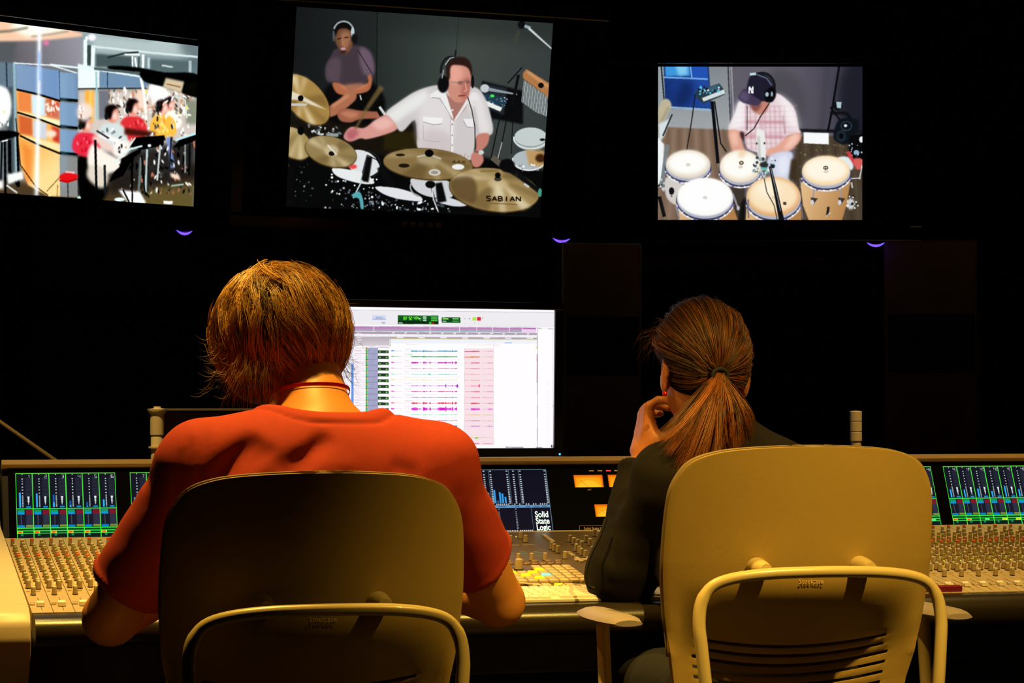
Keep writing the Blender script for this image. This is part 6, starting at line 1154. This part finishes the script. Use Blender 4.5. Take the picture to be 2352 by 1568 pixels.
def wom_body(P):
    d = wom_trunk(P, -.012); d = smin(d, chain(P, [WS, WE, WW], [.042, .036, .0215], .01), .02); d = smin(d, chain(P, [RS, RE, RWr], [.042, .036, .024], .01), .02)
    d = smin(d, sd_cone(P, (1.542, 4.155, .99), (1.520, 4.205, 1.09), .044, .042), .02); d = smin(d, head_sdf(P, WH, WHR, (.062, .086, .100), .0725, -.022, .036), .015)
    h, ax, sd, nn = hand(P, WW, yb(1487, 938, 4.315), (.75, .1, .1), (1, 0, 0), ((62, 28, 14), (52, 34, 20), (66, 60, 40), (70, 70, 40)), L=.078, sc=.92) if False else (None,)*4
    w = np.array(WW); 
    # palm seen from the back of the hand, fingers bent towards the cheek
    A = lambda px, py, Y: np.array(yb(px, py, Y))
    for x0_, x1_, x2_, y2, Y, r in ((1486, 1490, 1491, 934, 4.284, .0098), (1480, 1485, 1486, 936, 4.301, .0098), (1474, 1480, 1480, 942, 4.318, .0095), (1468, 1474, 1475, 950, 4.334, .0088)):
        d = smin(d, chain(P, [A(x0_, 1034, 4.30+(Y-4.305)*.6), A(x1_, 990, Y), A(x2_, y2, Y)], [.0165, .0122, r], .006), .009)
    d = smin(d, chain(P, [A(1503, 1026, 4.285), A(1504, 1004, 4.28), A(1499, 980, 4.284)], [.017, .0120, .007], .006), .010)
    for seg, r in (((A(1491, 933, 4.284), A(1513, 919, 4.274), A(1529, 919, 4.266), A(1539, 921, 4.258)), .0092), ((A(1486, 937, 4.301), A(1509, 929, 4.305), A(1526, 933, 4.298), A(1535, 938, 4.290)), .0088),
                   ((A(1480, 943, 4.318), A(1497, 949, 4.328), A(1511, 950, 4.325), A(1518, 949, 4.318)), .0084), ((A(1475, 951, 4.334), A(1487, 963, 4.345), A(1497, 969, 4.342), A(1503, 970, 4.336)), .0076)):
        d = smin(d, chain(P, list(seg), [r, r*.9, r*.82, r*.7], .002), .003)
    d = smin(d, chain(P, [A(1503, 1016, 4.280), A(1524, 1009, 4.272), A(1541, 997, 4.266), A(1551, 985, 4.262)], [.0145, .0118, .0098, .0080], .004), .007)       # thumb
    h, ax, sd, nn = hand(P, RWr, (1.61, 4.46, .785), (-1, 0, 0), (0, 0, -1), (20, 24, 16), L=.075, sc=.9); d = smin(d, h, .012); d = smin(d, thumb(P, np.array(RWr), ax, sd, nn, sc=.9), .008)
    for s in (-1, 1):
        hp = (1.50+s*.09, 3.88, .60); kn = (1.535+s*.11, 4.33, .575); an = (1.54+s*.11, 4.36, .10)
        d = smin(d, sd_cone(P, hp, kn, .068, .048), .03); d = smin(d, sd_cone(P, kn, an, .046, .030), .01); d = smin(d, sd_cone(P, an, (an[0], an[1]+.11, .04), .026, .022), .02)
    return d
o = skin('body', wom_body, (1.27, 3.70, .01), (1.90, 4.62, 1.27), .0044, M_skin2, wom); o.matrix_local = wm
WF = [(yb(1405, 1130, 4.20), yb(1480, 1160, 4.17), .010, .006), (yb(1410, 1150, 4.22), yb(1500, 1125, 4.18), .008, .005), (yb(1440, 1190, 4.2), yb(1540, 1205, 4.15), .010, -.006), (yb(1400, 1185, 4.22), yb(1500, 1185, 4.16), .007, .006),
      (yb(1470, 1060, 4.26), yb(1520, 1110, 4.22), .008, .006), (yb(1375, 1270, 4.2), yb(1410, 1330, 4.17), .009, -.006), (yb(1500, 1080, 4.24), yb(1560, 1120, 4.2), .010, .005)]
def wom_jacket(P):
    cw = np.array(WW)+(np.array(WE)-np.array(WW))*.10; ew = np.array(WE)-np.array(WW)
    fa = smax(sd_cone(P, WE, WW, .053, .040), -cut(P, cw, ew), .004); fa = smax(fa, -smax(sd_cone(P, WE, WW, .045, .031), cut(P, cw+ew*.06, ew), .003), .003)
    d = smin(fa, chain(P, [WS, WE], [.050, .052], .01), .05); d = smin(d, chain(P, [RS, RE, RWr], [.055, .050, .036], .01), .02); d = smin(d, wom_trunk(P, .010), .03)
    d = d-.003*np.exp(-(np.abs(cut(P, cw, ew)-.010)/.006)**2)*(np.linalg.norm(P-cw, axis=-1) < .08)
    d = d+folds(P, WF)+.0026*wob(P, 26)+.0013*wob(P, 55)
    d = smax(d, -sd_ell(P, (1.540, 4.20, 1.03), (.056, .06, .05)), .004)
    col = smax(np.abs(sd_cone(P, (1.545, 4.15, .97), (1.535, 4.175, 1.045), .068, .052))-.003, cut(P, (1.54, 4.15, 1.035), (0, .3, 1)), .003); d = smin(d, smax(col, .99-P[..., 2], .003), .006)
    return smax(d, .52-P[..., 2], .004)
o = skin('jacket', wom_jacket, (1.27, 3.70, .51), (1.90, 4.50, 1.09), .0056, M_jack, wom); o.matrix_local = wm
# strap loop hanging at the elbow
lo = [yb(a, b_, 4.18) for a, b_ in ((1392, 1190), (1380, 1225), (1362, 1262), (1350, 1292), (1345, 1325), (1352, 1345), (1368, 1352))]
lq = [np.array(q) for q in lo]; lo = [tuple(.5*(2*b_+(c_-a_)*t+(2*a_-5*b_+4*c_-d_)*t*t+(3*b_-a_-3*c_+d_)*t**3)) for a_, b_, c_, d_ in zip([lq[0]]+lq[:-2], lq[:-1], lq[1:], lq[2:]+[lq[-1]]) for t in (0, .25, .5, .75)]
b = MB().tube(lo, .0030, 10); o = b.build('sleeve_strap', mat('strap_black', (.012, .011, .011), .5), wom, smooth=True); o.matrix_local = wm
def wom_tr(P):
    d = sd_ell(P, (1.50, 3.88, .60), (.165, .125, .085))
    for s in (-1, 1): d = smin(d, chain(P, [(1.50+s*.09, 3.88, .60), (1.535+s*.11, 4.33, .575), (1.54+s*.11, 4.36, .09)], [.080, .058, .042], .02), .03)
    return smax(smax(d, P[..., 2]-.705, .01), .10-P[..., 2], .004)
o = skin('trousers', wom_tr, (1.28, 3.70, .08), (1.76, 4.48, .76), .012, M_den, wom); o.matrix_local = wm
for s in (-1, 1):
    o = skin('shoe', lambda P: smax(smin(sd_cone(P, (1.54+s*.11, 4.35, .07), (1.54+s*.11, 4.38, .055), .040, .038), sd_ell(P, (1.54+s*.11, 4.45, .035), (.038, .08, .032)), .03), .004-P[..., 2], .004), (1.36, 4.26, 0), (1.74, 4.56, .13), .01, M_black, wom); o.matrix_local = wm
e = yb(1527, 904, 4.205); o = MB().lathe([(.001, .0045), (.0035, .0032), (.0048, 0), (.0035, -.0035), (.001, -.0048)], (e[0], e[1], e[2]), 14).build('earring', mat('red_bead', (.55, .005, .03), .12), wom, smooth=True); o.matrix_local = wm
# hair pulled back to the tie
TIE = np.array(at(1652, 862, Y=4.112)); rg = np.random.RandomState(21); hc = WH+np.array((-.009, -.006, .010)); hr = np.array((.078, .101, .099))
K = 13; ncl = 700; per = 17; P0 = []; tn = []
i = 0
while len(P0) < ncl:
    v = rg.normal(0, 1, 3); v /= np.linalg.norm(v)
    if v[1] > .80 or v[2] < -.62 or (v[1] > .35 and v[2] < .12) or (v[0] < -.55 and v[2] < .08 and v[1] > -.12) or v[2] < -.5 or (v[0] > .6 and v[2] < -.25 and v[1] > -.1): continue
    q = (TIE-hc)/hr; q /= np.linalg.norm(q); path = []; lay = rg.uniform(.975, 1.04)
    if v@q < -.92: continue
    om = math.acos(max(-1, min(1, v@q)))
    for k in range(K):
        t = (k/(K-1.))**.9; w = (math.sin((1-t)*om)*v+math.sin(t*om)*q)/max(1e-4, math.sin(om)); w = w/np.linalg.norm(w); sag = 1+.03*math.sin(math.pi*t)
        path.append(hc+w*hr*(lay*sag*(1-t**4)+t**4*1.03)); 
    P0.append(np.array(path)); tn.append(np.clip(rg.normal(.32, .30), 0, 1))
G = np.array(P0); G[..., 0] += np.clip((WH[2]+.035-G[..., 2])/.03, 0, 1)*np.clip((-(G[..., 0]-hc[0])-.028)/.03, 0, 1)*.017; tt = np.linspace(0, 1, K)[None, None, :, None]; off = rg.normal(0, .0036, (len(G), per, 1, 3))
S1 = (G[:, None]+off*(1-.6*tt)).reshape(-1, K, 3); t1 = np.clip(np.repeat(tn, per)+rg.normal(0, .12, len(S1)), 0, 1)
# the tail
ends = [((1560, 1085), .9), ((1545, 1040), 1), ((1600, 1060), 1.2), ((1640, 1050), 1.2), ((1680, 1030), 1.), ((1722, 985), .8), ((1700, 1010), 1.), ((1580, 1110), .6), ((1530, 1010), .4), ((1620, 1090), .8)]
T0 = []; tt2 = []
for i in range(150):
    (ex, ey), wgt = ends[rg.randint(len(ends))]
    e = np.array(at(ex+rg.normal(0, 12), ey+rg.normal(0, 14), Y=4.075+rg.normal(0, .012))); m1 = TIE+np.array(((e[0]-TIE[0])*.35+rg.normal(0, .006), -.040+rg.normal(0, .008), -.030)); m2 = TIE*.35+e*.65+np.array((rg.normal(0, .008), -.028, .0))
    t = np.linspace(0, 1, K)[:, None]; path = (1-t)**3*(TIE+np.array((rg.normal(0, .004), 0, rg.normal(0, .004))))+3*(1-t)**2*t*m1+3*(1-t)*t*t*m2+t**3*e; T0.append(path); tt2.append(np.clip(rg.normal(.55, .22), 0, 1))
G2 = np.array(T0); off = rg.normal(0, .0030, (len(G2), 18, 1, 3)); S2 = (G2[:, None]+off*(.35+.8*np.sin(tt*math.pi*.6))).reshape(-1, K, 3); t2 = np.clip(np.repeat(tt2, 18)+rg.normal(0, .12, len(S2)), 0, 1)
# stray fringe over the forehead on the left
fr = []
for i in range(60):
    a = hc+np.array((-.035+rg.normal(0, .012), .086+rg.normal(0, .006), .045+rg.normal(0, .012))); e = a+np.array((-.030+rg.normal(0, .006), .010, -.030+rg.normal(0, .012))); t = np.linspace(0, 1, K)[:, None]; fr.append(a*(1-t)+e*t+np.array((-.008, 0, .006))*np.sin(t*math.pi))
for i in range(30):
    a_ = rg.uniform(-1.2, 1.0); dd = np.array((math.sin(a_), rg.normal(0, .3), math.cos(a_))); dd /= np.linalg.norm(dd); a = hc+dd*hr*1.02; e = a+dd*rg.uniform(.003, .010)+np.array((rg.normal(0, .015), 0, 0)); t = np.linspace(0, 1, K)[:, None]; fr.append(a*(1-t)+e*t)
o, at_ = strands('hair', np.concatenate([S1, np.array(fr)]), np.r_[np.full(len(S1), .00042), np.full(len(fr), .0003)], M_hair2, wom); at_.data.foreach_set('value', np.repeat(np.r_[t1, np.full(len(fr), .3)], K*3).astype(np.float32)); o.matrix_local = wm; o['kind'] = 'stuff'
o, at_ = strands('ponytail', S2, .0005, M_hair2, wom); at_.data.foreach_set('value', np.repeat(t2, K*3).astype(np.float32)); o.matrix_local = wm; o['kind'] = 'stuff'
o = skin('hair_base', lambda P: smax(smin(sd_ell(P, hc, hr*np.array((.84, .95, .95))), sd_ell(P, TIE+np.array((0, .012, 0)), (.02, .02, .018)), .02), -sd_ell(P, WH+np.array((0, .085, -.035)), (.085, .075, .075)), .01), (1.40, 4.08, 1.02), (1.64, 4.36, 1.28), .005, mat('hair_base_auburn', (.008, .003, .001), .9, spec=.05), wom); o.matrix_local = wm
b = MB(); ang = [2*math.pi*k/20 for k in range(21)]
b.tube([(TIE[0]+.0135*math.cos(a), TIE[1]-.006, TIE[2]+.0115*math.sin(a)) for a in ang], .0038, 8); o = b.build('hair_tie', mat('tie_black', (.012, .010, .010), .8), wom, smooth=True); o.matrix_local = wm
